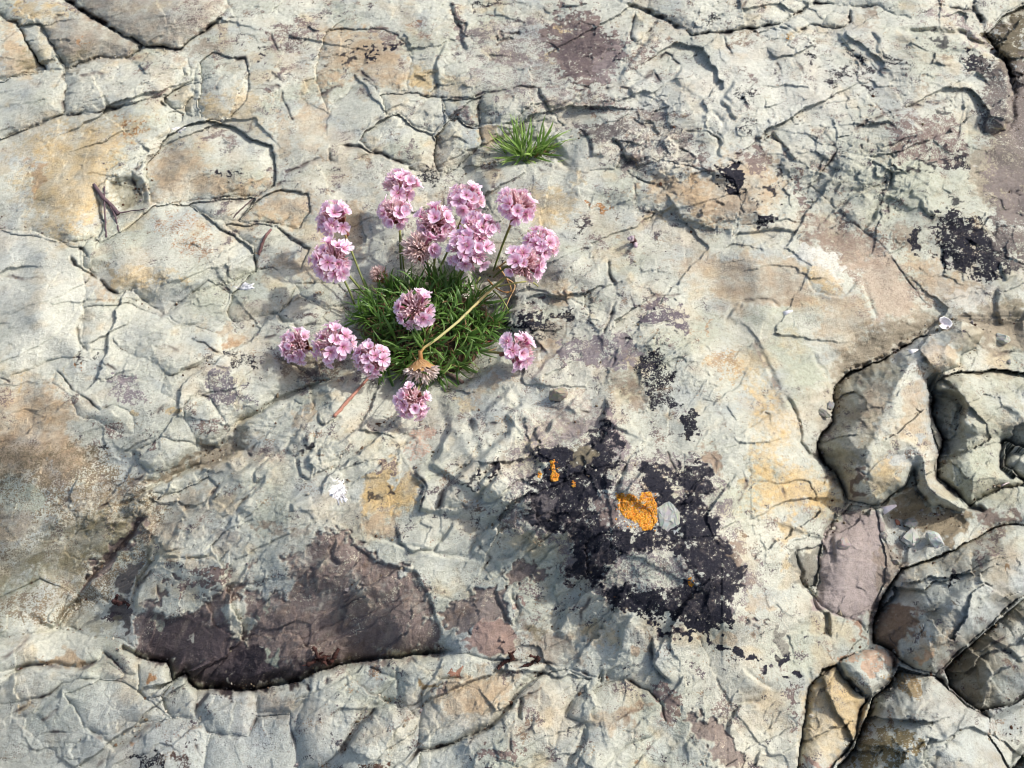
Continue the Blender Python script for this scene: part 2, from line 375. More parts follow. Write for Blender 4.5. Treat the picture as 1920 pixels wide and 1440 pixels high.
RAMPS = [('ridge', 'MR', '1440,400 1400,480 1300,600 1210,720 1170,900 1040,1080 1010,1180 950,1400', .40, .10, 30), ('streaked', 'BR', '1960,20 1780,230 1650,420 1480,600 1300,820 1200,900', .34, .08, 28),
         ('shaded', 'BR', '2000,400 1990,700 1960,1200', .30, .05, 26), ('cleft', 'MR', '1480,600 1590,780 1620,900 1600,1080 1500,1400', .44, .08, 24), ('big', 'BR', '1440,880 1480,1000 1430,1150 1330,1500', .36, .05, 30)]
for nm_, tile, txt, ls, rs, up_ in RAMPS:
    k = [i for i, q in enumerate(BLOCKS, 1) if q[0] == 'boulder:' + nm_][0]
    pts = T(tile, txt)
    sl, d, side, _ = line_dist(pts, 240, WU, WV)
    dn = pts[-1][1] - pts[0][1]
    left = side > 0                                  # lines run downwards: their right-hand side in image terms is the left
    rp = up_ - np.where(left, ls * (np.sqrt(d * d + 64) - 8), rs * d)
    H[sl] += np.where(LABEL[sl] == k, np.clip(rp, -30, up_), 0)

# sand and hollows: outline, drop, edge softness
HOLLOWS = [
    (T('TL', '600,1010 740,970 790,1000 830,1060 830,1150 760,1200 670,1200 620,1120'), 16, 14, 0.2),
    (T('TL', '870,570 960,500 1080,430 1110,350 1100,480 1110,560 1120,665 1050,690 960,700 930,640'), 8, 10, 0.2),
    (T('TL', '290,260 360,385 260,400 180,395'), 8, 14, 0.2),
    (T('TM', '780,870 860,760 1000,720 1180,760 1250,830 1270,900 1100,912 960,922 850,952 740,962'), 10, 16, 0.2),
    (T('ML', '1110,1025 1230,1050 1330,1015 1390,1090 1250,1150 1000,1240 850,1300 760,1260 900,1220 1130,1110'), 10, 12, 0.6),
    (T('ML', '1560,560 1920,520 2000,640 1760,720 1600,700'), 12, 20, 0.1),
    (T('BL', '0,300 250,100 560,20 850,0 650,200 500,380 400,460 330,410 220,370 0,470'), 8, 30, 0.1),
    (T('MM', '60,260 180,90 500,20 800,40 950,150 930,300 890,430 820,540 640,660 420,690 150,640 40,480'), 8, 40, 0.1),
    (Q('885,505 955,500 972,560 935,640 890,650 870,560'), 22, 14, 0.1),
    (T('MR', '830,790 870,690 1080,590 1330,460 1420,430 1560,370 1700,430 1920,530 1920,330 1500,330 1200,450 900,640'), 10, 24, 0.9),
    (T('TR', '1840,450 2100,420 2100,900 1920,900 1830,800 1815,720'), 14, 18, 0.7),
    (T('BR', '1110,0 1300,-40 1560,-40 1600,60 1480,180 1250,300 1170,330 1150,220'), 14, 20, 0.5),
    (T('BR', '1740,1150 1930,1050 2100,1000 2100,1320 1930,1340 1840,1420 1725,1260'), 26, 16, 0.3),
    (T('BR', '790,560 830,565 835,710 780,700'), 16, 5, 0),
    (T('BM', '1000,1045 1032,1062 1012,1172 984,1160'), 12, 5, 0),
    (T('TM', '1560,850 1600,880 1662,900 1672,930 1600,935'), 14, 8, 0),
]
for pts, drop, soft, smooth in HOLLOWS:
    sl, sd = poly_sd(pts, 40, WU, WV)
    m = sstep(-soft * 0.3, soft, sd)
    H[sl] -= drop * m
    SMOOTH[sl] = np.maximum(SMOOTH[sl], smooth * m)

for txt, dep, wid in (('60,1230 110,1185 200,1080 300,960 380,880 440,825 530,765 640,705', 40, 46), ('1490,1180 1530,1080 1575,960 1550,880 1545,800 1590,690 1690,640 1800,590', 26, 34), ('160,470 200,420 290,330 330,250 350,170', 14, 26), ('150,480 250,560 340,570 440,540 500,480 560,420', 12, 26), ('820,330 900,325 1000,312 1100,320', 10, 22)):
    pts = Q(txt)
    sl, d, side, along = line_dist(pts, 170, WU, WV)
    H[sl] -= dep * np.exp(-(d / wid) ** 2) * sstep(0, .12, along) * sstep(1, .85, along)

# the steep wet face under the dome and the deep joint in front of it
JOINT = T('BL', '700,770 760,800 800,830 940,845 962,960 1040,910 1060,960 1110,1010 1200,1000 1440,1010 1600,970 1700,950 1780,900 1920,865 2060,838 2240,822 2440,792 2600,788')
sl, d, side, along = line_dist(JOINT, 90, WU, WV)
above = side < 0
H[sl] += np.where(above, -46 * np.exp(-d / 26), 0) * sstep(1.0, 0.9, along) * sstep(0.0, 0.12, along)
H[sl] -= 24 * np.exp(-(d / 6) ** 2) * sstep(1.0, 0.93, along)

# steps in the rock: line, side the rock is high on, height, width of the face, length the step fades over
STEPS = [
    ('MM', '960,750 870,830 780,890 700,915', (1, 1), 13, 12, 40), ('MM', '1015,810 1000,840 920,895', (1, 1), 9, 8, 26),
    ('MM', '625,920 595,1020 560,1090 490,1190', (1, .4), 14, 11, 40), ('MM', '985,910 930,1000 850,1080 740,1170 640,1250 580,1340 550,1440', (1, 1), 17, 13, 44),
    ('MM', '1190,910 1150,990 1030,1070', (1, 1), 12, 10, 34), ('MM', '1330,790 1270,850', (1, 1), 8, 7, 20),
    ('MM', '1480,800 1495,860 1460,930', (1, .4), 12, 9, 26), ('MM', '400,1210 455,1300 430,1440', (1, 0), 15, 12, 40),
    ('MM', '880,1150 800,1260 770,1290', (1, 1), 10, 9, 26), ('MM', '880,1220 800,1330 790,1390', (1, .4), 9, 8, 26),
    ('MM', '1605,1170 1575,1290 1550,1330', (1, .3), 9, 8, 26), ('MM', '300,1095 360,1058 440,1000', (1, 1), 8, 8, 30),
    ('MM', '520,795 700,722 830,640 930,560', (0, 1), 12, 12, 60), ('MM', '1055,700 1160,590 1280,480', (0, 1), 7, 8, 60),
    ('MM', '905,420 925,310 1010,290 1120,270', (1, 1), 14, 9, 60), ('MM', '160,930 210,980 330,970', (0, 1), 7, 10, 40),
    ('TM', '740,968 850,960 960,930 1100,920 1200,898 1285,962', (0, 1), 15, 8, 60), ('TM', '1530,760 1580,830 1600,880 1660,900', (1, -1), 12, 7, 30),
    ('TM', '1110,490 1150,560 1168,620', (1, -.2), 8, 7, 24), ('TM', '800,1122 900,1060', (0, 1), 6, 6, 30),
    ('TM', '1540,470 1640,340 1770,180', (1, 1), 9, 12, 40), ('TM', '590,240 530,370 550,480 520,530', (1, 0), 8, 8, 36),
    ('TM', '600,0 660,120 690,230 720,300', (1, -.3), 9, 8, 40), ('TM', '1640,560 1620,500 1740,420', (1, 0), 10, 8, 30),
    ('TM', '1350,720 1410,790 1400,880', (1, 0), 8, 7, 30), ('TM', '1870,450 1920,380', (1, 1), 10, 8, 30), ('TM', '880,230 1000,180', (0, -1), 6, 6, 20),
    ('TR', '500,740 560,800 635,912', (1, -.6), 11, 9, 30), ('TR', '230,545 270,500 295,455', (1, .5), 9, 9, 20), ('TR', '1075,170 1110,250 1082,285', (1, 0), 9, 9, 20),
    ('TR', '870,1192 940,1122 1010,1052', (1, 1), 9, 8, 30), ('TR', '1030,1312 1080,1215 1112,1140', (1, .5), 11, 11, 30),
    ('TR', '250,1352 320,1310 430,1300 560,1292 650,1302', (0, -1), 8, 6, 40), ('TR', '1170,930 1190,1000 1170,1060', (1, 0), 9, 8, 30),
    ('TR', '180,1020 185,970 260,935', (1, 1), 9, 8, 30), ('TR', '190,770 222,812 200,890', (1, 0), 9, 7, 24), ('TR', '30,860 60,890 90,880', (0, 1), 6, 6, 16),
    ('TR', '1150,190 1560,200 1700,282 1810,352 1842,470 1842,640 1812,722 1690,762 1660,722', (-1, 0), 26, 12, 90),
    ('TR', '1655,690 1690,762 1770,740 1830,760', (0, 1), 10, 8, 40), ('TR', '860,180 890,220 970,300 1050,380', (1, -1), 5, 8, 30),
    ('TR', '1340,1120 1360,1190 1420,1220', (1, -1), 9, 8, 20), ('TR', '1290,1110 1310,1060 1380,1040', (1, 1), 8, 7, 20), ('TR', '1570,700 1590,620 1540,800', (1, 0), 6, 8, 20),
    ('TR', '1300,1000 1330,960 1400,950', (0, 1), 7, 7, 20), ('TR', '100,640 160,640 240,700', (0, 1), 8, 7, 22), ('TR', '200,560 260,600 300,680', (1, 0), 7, 7, 22),
    ('ML', '1920,682 1750,750 1560,830 1440,900 1300,970', (0, 1), 19, 10, 70), ('ML', '1390,1085 1250,1150 1000,1240 830,1330 640,1440', (.3, 1), 15, 10, 60), ('ML', '1110,1012 1120,1060 1220,1060 1260,1010', (0, -1), 9, 8, 24),
    ('ML', '1180,1400 1220,1300 1400,1180 1530,1100', (1, 1), 12, 8, 40), ('ML', '1240,1440 1400,1330 1500,1240', (1, 1), 9, 7, 24), ('ML', '1330,1430 1480,1280 1500,1230', (1, 1), 9, 7, 24),
    ('ML', '1440,1290 1430,1220 1560,1110', (1, 1), 8, 6, 20), ('ML', '1605,1090 1680,1000 1760,980', (1, 1), 9, 7, 24), ('ML', '1680,1140 1690,1230 1740,1262', (1, 0), 8, 6, 16),
    ('ML', '1650,1440 1640,1390 1760,1350', (1, 1), 8, 7, 24), ('ML', '760,1090 790,1160 850,1205', (1, -1), 11, 9, 26),
    ('ML', '1480,332 1550,330 1592,382 1672,376', (0, 1), 8, 6, 24), ('ML', '1500,560 1640,620 1790,720', (-1, 1), 10, 9, 40), ('ML', '1790,860 1800,920 1830,950 1920,880', (1, -1), 8, 6, 20),
    ('BL', '440,470 360,560 280,672', (-1, -1), 16, 9, 30), ('BL', '900,200 870,290 790,400 740,560', (1, 0), 14, 8, 60),
    ('BL', '840,10 700,200 560,330 450,465', (1, 1), 20, 12, 70), ('BL', '200,1140 330,1040 340,1000', (1, 1), 7, 8, 40), ('BL', '60,1160 150,1160', (0, 1), 5, 6, 20),
    ('BL', '1320,20 1290,90 1160,230', (1, 1), 7, 7, 26), ('BL', '1010,60 990,130 890,230', (1, 1), 8, 7, 26), ('BL', '900,240 1000,260 1190,240', (0, -1), 7, 7, 22),
    ('BL', '1440,260 1300,420 1260,640', (1, .5), 8, 10, 40), ('BL', '1750,300 1770,380 1790,460', (1, 0), 6, 6, 24), ('BL', '1900,150 1880,220 1920,300', (1, 0), 7, 7, 24),
    ('BM', '0,1362 110,1203 200,1113 320,1070', (1, 1), 17, 13, 60), ('BM', '1180,885 1100,932 1000,1010 960,1090 900,1160 850,1210 730,1260 600,1310', (1, 1), 15, 12, 60), ('BM', '460,1052 560,950 700,940', (0, 1), 9, 8, 40), ('BL', '1090,1100 1180,1020 1260,990 1440,1010', (.3, 1), 14, 10, 50), ('BL', '0,962 150,880 300,868 440,884 560,832', (0, 1), 14, 10, 50), ('BL', '470,1220 570,1270 640,1335 870,1180', (0, 1), 9, 9, 40),
    ('BM', '1260,1152 1310,1062 1412,1000', (1, 1), 13, 13, 40), ('BM', '1380,1200 1372,1290 1270,1440', (1, 1), 13, 12, 40), ('BM', '1740,700 1752,850 1792,910 1860,970', (1, 0), 10, 8, 30),
    ('BM', '300,60 330,170 400,232 520,200', (1, -1), 9, 7, 28), ('BM', '530,230 545,185 625,100 640,60', (1, 1), 9, 8, 26), ('BM', '730,242 765,178 860,60', (1, 1), 9, 8, 26),
    ('BM', '1010,240 1020,200 1100,120', (1, 1), 7, 7, 22), ('BM', '860,280 960,250 1010,200', (0, 1), 8, 7, 22), ('BM', '940,450 990,560 960,640', (-1, 0), 8, 7, 20),
    ('BM', '870,420 900,520 960,640', (1, 0), 7, 7, 22), ('BM', '1200,700 1260,580 1290,500', (1, 1), 11, 16, 40), ('BM', '1560,800 1580,640 1640,590', (1, .5), 8, 10, 36),
    ('BM', '0,140 100,200 200,275 420,335 480,440 520,540 560,720', (1, -1), 5, 5, 24), ('BM', '100,120 300,190 560,240 760,270', (0, 1), 6, 10, 36),
    ('BR', '690,830 702,960 682,1100 652,1300 650,1440', (-1, 0), 13, 12, 60), ('BR', '860,0 805,90 780,165', (-1, 0), 16, 9, 60), ('BR', '620,190 632,270 660,340 650,380 700,450 752,540 790,600', (-1, 0), 20, 9, 60),
    ('MR', '540,760 602,840 640,930 650,1010 640,1050 700,1120 770,1150 832,1240 892,1312 900,1370 862,1440', (-1, 0), 22, 9, 80), ('MR', '400,480 450,570 500,680 545,752', (-1, .4), 10, 8, 60),
    ('MR', '240,370 280,300 430,250 500,255 560,300', (0, 1), 10, 8, 60), ('MR', '720,540 770,620 822,720 830,790', (-1, 0), 9, 8, 60), ('MR', '620,190 700,130 740,210 900,240 1000,120', (1, 0), 3, 5, 20),
    ('MR', '980,130 1030,190 1050,290 1090,370', (-1, 0), 9, 9, 50), ('MR', '1400,740 1500,760 1570,800 1592,860 1560,1000', (1, -.3), 26, 16, 60), ('MR', '1420,440 1300,600 1210,720 1170,900 1040,1080 1010,1180 950,1290', (1, .3), 12, 50, 60),
    ('BR', '1850,70 1740,210 1600,400 1420,620 1320,790', (1, .7), 9, 50, 60), ('BR', '1440,1000 1380,1150 1200,1300 1120,1400', (1, .3), 6, 50, 60), ('BR', '1840,560 1720,760 1660,900', (1, .2), 5, 40, 50),
    ('MR', '1310,1180 1270,1260 1160,1370', (-1, -1), 12, 12, 40), ('MR', '1480,1000 1500,1120 1640,1080', (1, 0), 10, 12, 40), ('MR', '1770,30 1820,130 1880,110', (1, -1), 10, 9, 24), ('MR', '1780,180 1760,320 1800,400', (1, 0), 9, 12, 40),
    ('BR', '250,1260 270,1180 330,1090 440,1060', (1, .3), 9, 8, 36), ('BR', '330,880 420,960 510,1000', (1, 1), 6, 8, 24), ('BR', '410,1440 420,1380 450,1340', (1, .2), 8, 8, 24),
    ('BR', '1430,380 1700,300 1740,200', (1, .6), 10, 16, 50), ('BR', '1680,690 1830,770 1920,860', (1, -1), 9, 9, 40), ('BR', '1400,1120 1480,1260 1600,1320', (1, -1), 8, 18, 50), ('BR', '870,40 850,180 860,290', (1, 0), 6, 12, 40),
]
for tile, txt, hi, h, w, L in STEPS:
    pts = T(tile, txt)
    if tile == 'MM' and h > 8: L = L * 2.0
    sl, d, side, along = line_dist(pts, max(90, L * 2.2), WU, WV)
    dx, dy = pts[-1][0] - pts[0][0], pts[-1][1] - pts[0][1]
    sgn = 1.0 if (dx * hi[1] - dy * hi[0]) >= 0 else -1.0
    sd = d * side * sgn
    ends = sstep(0, 0.16, along) * sstep(1, 0.84, along)
    h = h * (1.7 if tile == 'MM' and h > 8 else 1.5 if h > 13 else 1.05)
    H[sl] += (h * 0.8) * sstep(-w * .35, w * .35, sd) * np.exp(-np.maximum(sd, 0) / L) * ends
    H[sl] -= (h * (.12 if tile == 'MM' and h > 18 else .4)) * np.exp(-((sd + w * .4) / (w * .5)) ** 2) * ends * np.where(sd < w, 1, 0)

# cracks: line, half width, depth
CRACKS = [
    ('TL', '365,0 430,40 520,95 600,140 685,185', 5, 26), ('TL', '1240,100 1150,175 1080,225', 4, 20), ('TL', '810,255 1010,270 1060,240', 3, 12), ('TL', '355,400 365,500 350,640', 2.5, 8),
    ('TL', '40,760 160,720 300,656 540,632 610,600 640,612 770,580', 3, 12), ('TL', '200,500 240,420 260,400', 2, 5), ('TL', '1520,180 1530,240 1570,300', 3, 8), ('TL', '1570,300 1680,250 1780,215', 2.5, 8),
    ('TL', '1230,370 1360,330 1390,325 1395,430', 2, 6), ('TL', '1580,520 1610,600 1650,690', 3.5, 10), ('TL', '1460,490 1580,480', 2, 5), ('TL', '1120,545 1210,500 1260,420', 2.5, 7),
    ('TL', '1690,610 1800,540 1920,470', 2, 4), ('TL', '1830,780 1835,690 1870,600 1920,560', 2.5, 7), ('TL', '1840,780 1920,760', 2, 6), ('TL', '1600,970 1700,930 1810,890', 2.5, 7),
    ('TL', '1540,1050 1580,1020 1690,1020', 2, 6), ('TL', '740,960 760,1040 800,1100', 3, 10), ('TL', '870,860 800,920 750,960', 3.5, 11), ('TL', '1850,830 1860,900 1875,910', 4, 12),
    ('TL', '1060,1140 1200,1130 1270,1115 1370,1140', 2.5, 8), ('TL', '1440,1105 1340,1250 1420,1260 1550,1258', 3, 10), ('TL', '1580,1290 1640,1340 1740,1400', 3.5, 10), ('TL', '1740,1180 1700,1280', 2, 6), ('TL', '370,500 420,440 540,405 600,430', 2, 4),
    ('TL', '440,1390 470,1420 500,1440', 4, 12), ('TL', '930,610 900,570', 4, 12), ('TL', '1500,600 1420,640 1400,760', 1.6, 3),
    ('TM', '0,750 110,735 240,650', 2.5, 7), ('TM', '0,820 90,825 200,865 330,905 420,975', 3.5, 13), ('TM', '215,530 350,525 530,540 580,550 700,550 850,515 1000,490 1120,490', 2.6, 8),
    ('TM', '580,550 585,680', 2.6, 9), ('TM', '780,545 775,700', 2.2, 7), ('TM', '110,400 200,480', 2, 5), ('TM', '470,570 430,630 370,670', 2.2, 6), ('TM', '1550,0 1640,45 1780,90 1850,120 1920,165', 5, 20),
    ('TM', '1650,60 1620,210 1660,240 1720,180 1780,110', 2.6, 9), ('TM', '1410,780 1400,880 1380,900', 3, 8), ('TM', '1610,950 1650,1050 1650,1180', 2.2, 6), ('TM', '570,1080 570,1160', 2, 5),
    ('TM', '340,80 450,90 480,130', 2, 4), ('TM', '860,980 850,1060', 1.8, 4), ('TM', '740,860 790,830', 3, 9), ('TM', '1640,660 1700,700 1760,690', 3, 9), ('TM', '1780,340 1820,300 1900,360', 3, 9), ('TM', '1690,450 1760,400 1800,470', 3, 9), ('TM', '1330,480 1300,560 1210,600', 1.8, 4),
    ('TM', '1680,1190 1800,1220 1810,1180', 2, 5), ('TM', '560,830 545,760', 3.5, 10), ('TM', '1280,460 1400,500 1560,490 1640,500 1640,560', 2.2, 7), ('TM', '880,380 890,440', 2, 5), ('TM', '1090,940 1300,1060 1330,1120', 1.6, 3),
    ('TR', '0,150 30,182 60,195 180,190 340,165 500,150 550,130 640,80 740,30', 3.5, 14), ('TR', '540,150 600,180 640,185 720,140 760,140 820,165 900,165 940,120 940,40', 3, 12), ('TR', '720,20 840,25 940,40 1090,40', 3, 11),
    ('TR', '1640,0 1640,60 1690,130', 6, 20), ('TR', '1450,25 1560,50 1640,60', 4, 13), ('TR', '1690,200 1720,245 1775,278', 7, 22), ('TR', '940,740 1060,670 1220,610 1340,590 1520,550', 2.6, 7),
    ('TR', '1540,440 1552,490 1520,550', 3.5, 10), ('TR', '700,1040 800,1110 870,1190 1000,1280 1080,1350 1170,1440', 2.4, 7), ('TR', '730,1040 800,950 870,860 840,800 800,750 640,690', 2, 6), ('TR', '1110,260 1130,330', 2.5, 7),
    ('TR', '0,740 130,745 180,770 240,820', 2.6, 8), ('TR', '230,200 245,260 270,310', 3, 9), ('TR', '30,340 80,310 60,350', 3, 9), ('TR', '470,230 520,310 560,440', 2, 5), ('TR', '590,300 660,370 690,440', 2, 5),
    ('TR', '870,840 860,880', 2, 6), ('TR', '1050,330 1100,400 1170,430', 2.4, 7), ('TR', '390,790 450,770 480,800', 2.4, 7), ('TR', '20,870 80,890', 2.5, 7), ('TR', '1220,600 1330,580', 2, 6), ('TR', '1030,760 1040,810', 3, 8), ('TR', '1000,810 1010,840', 3, 8),
    ('TR', '1660,690 1670,745 1750,745', 3, 9), ('TR', '1780,628 1815,628', 2.5, 7), ('TR', '1150,1140 1160,1200', 2.6, 8), ('TR', '250,1060 260,1110 310,1080', 2, 5), ('TR', '1150,880 1180,930', 3, 9), ('TR', '330,50 360,0', 2, 6), ('TR', '740,490 740,540 670,550', 1.5, 3),
    ('ML', '395,0 430,60 480,90 560,140 660,225', 4, 14), ('ML', '460,330 430,410 450,490 480,530', 4, 12), ('ML', '0,112 130,128 290,112', 1.6, 4), ('ML', '1075,470 1150,490 1200,530 1235,555', 2.8, 11), ('ML', '925,650 970,670 1080,630 1150,600 1230,620 1290,640', 2.6, 9),
    ('ML', '900,500 960,510 1030,550 1025,600', 1.8, 5), ('ML', '1280,0 1285,165', 2.6, 8), ('ML', '310,640 400,740 500,820 570,860 640,830', 2.6, 8), ('ML', '0,690 60,710', 2.6, 7), ('ML', '580,580 660,650', 2, 6), ('ML', '1030,850 1110,760 1180,800', 2.2, 6),
    ('ML', '920,1000 1010,1040 1100,1050', 2, 5), ('ML', '860,290 920,310 900,350', 2, 6), ('ML', '850,1210 700,1300 600,1400 540,1440', 3, 9), ('ML', '1160,1440 1190,1340 1230,1280', 3.5, 12), ('ML', '1320,1430 1400,1340', 2.5, 8), ('ML', '1420,1130 1390,1100 1450,1050', 3, 9),
    ('ML', '1670,760 1640,870 1700,830', 2, 5), ('ML', '1790,960 1830,940 1800,880', 2.5, 8), ('ML', '1340,290 1400,230', 1.6, 4), ('ML', '1200,140 1300,190', 2, 6), ('ML', '1660,380 1680,420', 4, 11), ('ML', '150,950 240,890 280,780', 1.4, 3), ('ML', '1410,480 1560,440', 1.8, 4), ('ML', '880,890 920,840', 1.8, 4),
    ('BL', '110,872 200,860 300,872 440,882 560,832', 2.6, 9), ('BL', '0,830 80,780 160,700', 2, 5), ('BL', '0,965 60,930 150,880', 2.4, 7), ('BL', '150,1060 270,1030 340,970 450,940 560,940', 2.8, 10), ('BL', '220,1260 330,1240 400,1240', 2.4, 7), ('BL', '580,780 640,830 705,915', 3.6, 9),
    ('BL', '700,920 680,945 630,960', 2.6, 8), ('BL', '820,1060 880,1040 900,1045', 2.6, 8), ('BL', '1090,1100 1180,1020 1260,990', 2.4, 7), ('BL', '1100,1150 1170,1240 1260,1250 1400,1255 1440,1170 1450,1040', 2.8, 9), ('BL', '600,1330 640,1340 760,1270 870,1180', 2.4, 7), ('BL', '460,1225 570,1270 610,1320', 2.4, 7),
    ('BL', '1670,1440 1660,1300 1640,1210', 3, 9), ('BL', '640,1260 720,1170', 2, 6), ('BL', '120,1310 250,1360', 1.6, 4), ('BL', '80,1120 180,1080 140,1060', 1.6, 4), ('BL', '230,1180 330,1110', 1.8, 4), ('BL', '920,1240 1010,1190', 2, 6), ('BL', '520,1440 640,1340', 2, 6), ('BL', '890,290 850,350 790,410 745,560', 4, 16), ('BL', '1090,1300 1140,1400', 2, 6), ('BL', '330,360 400,400', 1.5, 4),
    ('BM', '520,1080 640,1020 700,960', 2.6, 9), ('BM', '370,1100 460,1050 550,940 700,940', 3, 9), ('BM', '0,1360 110,1200 200,1110', 4, 14), ('BM', '1180,880 1100,930 1000,1010 960,1090 900,1160 850,1210 730,1260 600,1310 440,1340 340,1440', 4, 15),
    ('BM', '680,790 840,830 1000,832 1180,840 1260,870 1440,930 1500,930', 3, 10), ('BM', '1740,700 1750,850 1790,910 1860,970', 3.5, 11), ('BM', '1600,940 1720,1010 1800,1080 1820,1180', 2.6, 8), ('BM', '950,1250 960,1350', 4, 10), ('BM', '980,590 990,480 1010,440', 2.6, 8), ('BM', '790,370 850,390 800,310 830,280', 2.2, 7),
    ('BM', '930,320 890,350 950,390', 2.2, 7), ('BM', '40,1320 130,1360', 1.6, 4), ('BM', '530,1190 540,1120 520,1090', 1.6, 4), ('BM', '770,180 840,270 810,300', 2.2, 7), ('BM', '1440,940 1470,900 1460,960', 4, 12), ('BM', '1340,660 1350,560 1400,480', 2, 5), ('BM', '200,990 280,900', 1.4, 3), ('BM', '320,900 400,820 440,870', 2.5, 7), ('BM', '690,1360 740,1260', 2, 6),
    ('MM', '725,990 730,920', 3, 9), ('MM', '725,990 810,990 810,950 880,940', 2.4, 8), ('MM', '790,930 800,900 850,875', 2.6, 8), ('MM', '810,1000 825,1070', 2, 6), ('MM', '1290,50 1300,110', 2.8, 9), ('MM', '1510,30 1510,110 1540,180', 3.5, 12), ('MM', '1410,270 1480,190', 2, 6), ('MM', '1545,260 1510,330 1480,440', 3.4, 13),
    ('MM', '1620,245 1700,210', 2.6, 8), ('MM', '1730,222 1840,225 1920,210', 2, 6), ('MM', '1350,830 1340,870 1400,880', 2.6, 8), ('MM', '700,730 740,680 780,620', 3, 9), ('MM', '1170,850 1230,870 1280,830', 2.6, 8), ('MM', '550,1440 580,1330 620,1310', 4, 12), ('MM', '630,1310 700,1420 780,1330', 2.4, 8), ('MM', '440,1320 560,1310', 2, 6),
    ('MM', '410,1210 470,1300 440,1440', 3, 12), ('MM', '1230,940 1300,1010 1220,1000', 2, 5), ('MM', '1520,620 1540,570', 2.5, 8), ('MM', '1830,1090 1860,1180 1920,1290', 2.6, 8), ('MM', '1500,1090 1530,1180', 2, 5), ('MM', '960,1000 960,1080', 1.6, 4), ('MM', '360,890 355,1010', 1.8, 5), ('MM', '340,1000 440,1010', 2.4, 6), ('MM', '870,1150 880,1230 810,1310', 2.8, 10), ('MM', '1600,1170 1570,1300', 3, 11),
    ('MM', '80,1120 150,1060', 2, 6), ('MM', '990,300 920,370', 2.4, 7), ('MM', '1300,620 1350,540', 1.8, 4), ('MM', '1700,900 1680,1000', 1.6, 4),
    ('MR', '830,800 850,730 940,640 1080,592 1180,535 1330,462', 7, 20), ('MR', '1160,0 1270,140 1370,270', 2.8, 8), ('MR', '400,480 450,570 500,680 540,750', 3, 9), ('MR', '750,1080 770,1140 830,1240 890,1310', 5, 16), ('MR', '1370,700 1400,790 1400,900 1460,1040 1420,1150 1440,1260 1600,1400', 5, 18), ('MR', '1810,1050 1800,1190 1850,1210', 4, 12),
    ('MR', '1170,660 1150,640 1110,590', 2, 5), ('MR', '980,700 1000,720 960,790', 2.2, 6), ('MR', '740,1250 830,1255', 1.6, 3), ('MR', '300,1400 360,1290 330,1190', 1.8, 4), ('MR', '600,1380 560,1300', 1.4, 3), ('MR', '160,800 240,930 200,970', 1.4, 3), ('MR', '1700,580 1760,545 1920,540', 3, 8), ('MR', '1600,1400 1700,1440', 6, 18), ('MR', '330,260 400,230 480,240', 3, 8),
    ('BR', '860,0 810,80 780,160', 5, 16), ('BR', '1070,740 1060,620 1090,500', 7, 22), ('BR', '1920,470 1800,570 1690,670 1560,780 1440,900', 6, 20), ('BR', '870,862 920,930 1020,1018', 4, 14), ('BR', '1180,780 1175,950 1070,1030 1000,1110 980,1250 940,1340 860,1420', 7, 22), ('BR', '1430,920 1500,1000 1600,1090 1740,1150', 5, 16), ('BR', '1560,780 1680,790 1780,720 1920,640', 2.6, 8),
    ('BR', '1780,560 1650,640 1600,770', 1.8, 5), ('BR', '660,1220 720,1240 760,1290', 1.6, 4), ('BR', '1000,1010 1040,1020', 2, 6), ('BR', '680,1100 650,1300 640,1440', 2.4, 6), ('BR', '1110,100 1170,260 1240,310', 4, 12), ('BR', '500,150 520,170', 2, 6), ('BR', '300,1060 420,1070 360,1010', 2, 5),
]
VEIN = np.zeros(U.shape, np.float32)
for tile, txt, w, dep in CRACKS:
    pts = T(tile, txt)
    sl, d, side, along = line_dist(pts, 40, WU, WV)
    mod = np.clip(0.8 + 1.5 * n_mid[sl] + 0.9 * n_low2[sl], 0.05, 1.4) * (0.25 + 0.75 * sstep(0, .10, along) * sstep(1, .90, along))
    ww = w * np.clip(0.7 + 0.55 * n_mid[sl], 0.4, 1.3)
    H[sl] -= dep * (.46 if dep <= 10 else .8) * mod * np.exp(-(d / np.maximum(ww * (.75 if dep <= 10 else .9), 1.1)) ** 2)
    VEIN[sl] = np.maximum(VEIN[sl], mod * np.exp(-(d / (w * 0.9 + 2.0)) ** 2))

BMASK = np.isin(LABEL, [i for i, q in enumerate(BLOCKS, 1) if q[0].startswith('boulder') and i > 8]).astype(np.float32)
# chips and facets that follow the grain of the rock
RUG = np.full(U.shape, 0.62, np.float32)


def rug_blob(u, v, ru, rv, val):
    global RUG
    m = np.exp(-(((U - u) / ru) ** 2 + ((V - v) / rv) ** 2))
    RUG = RUG * (1 - m) + val * m


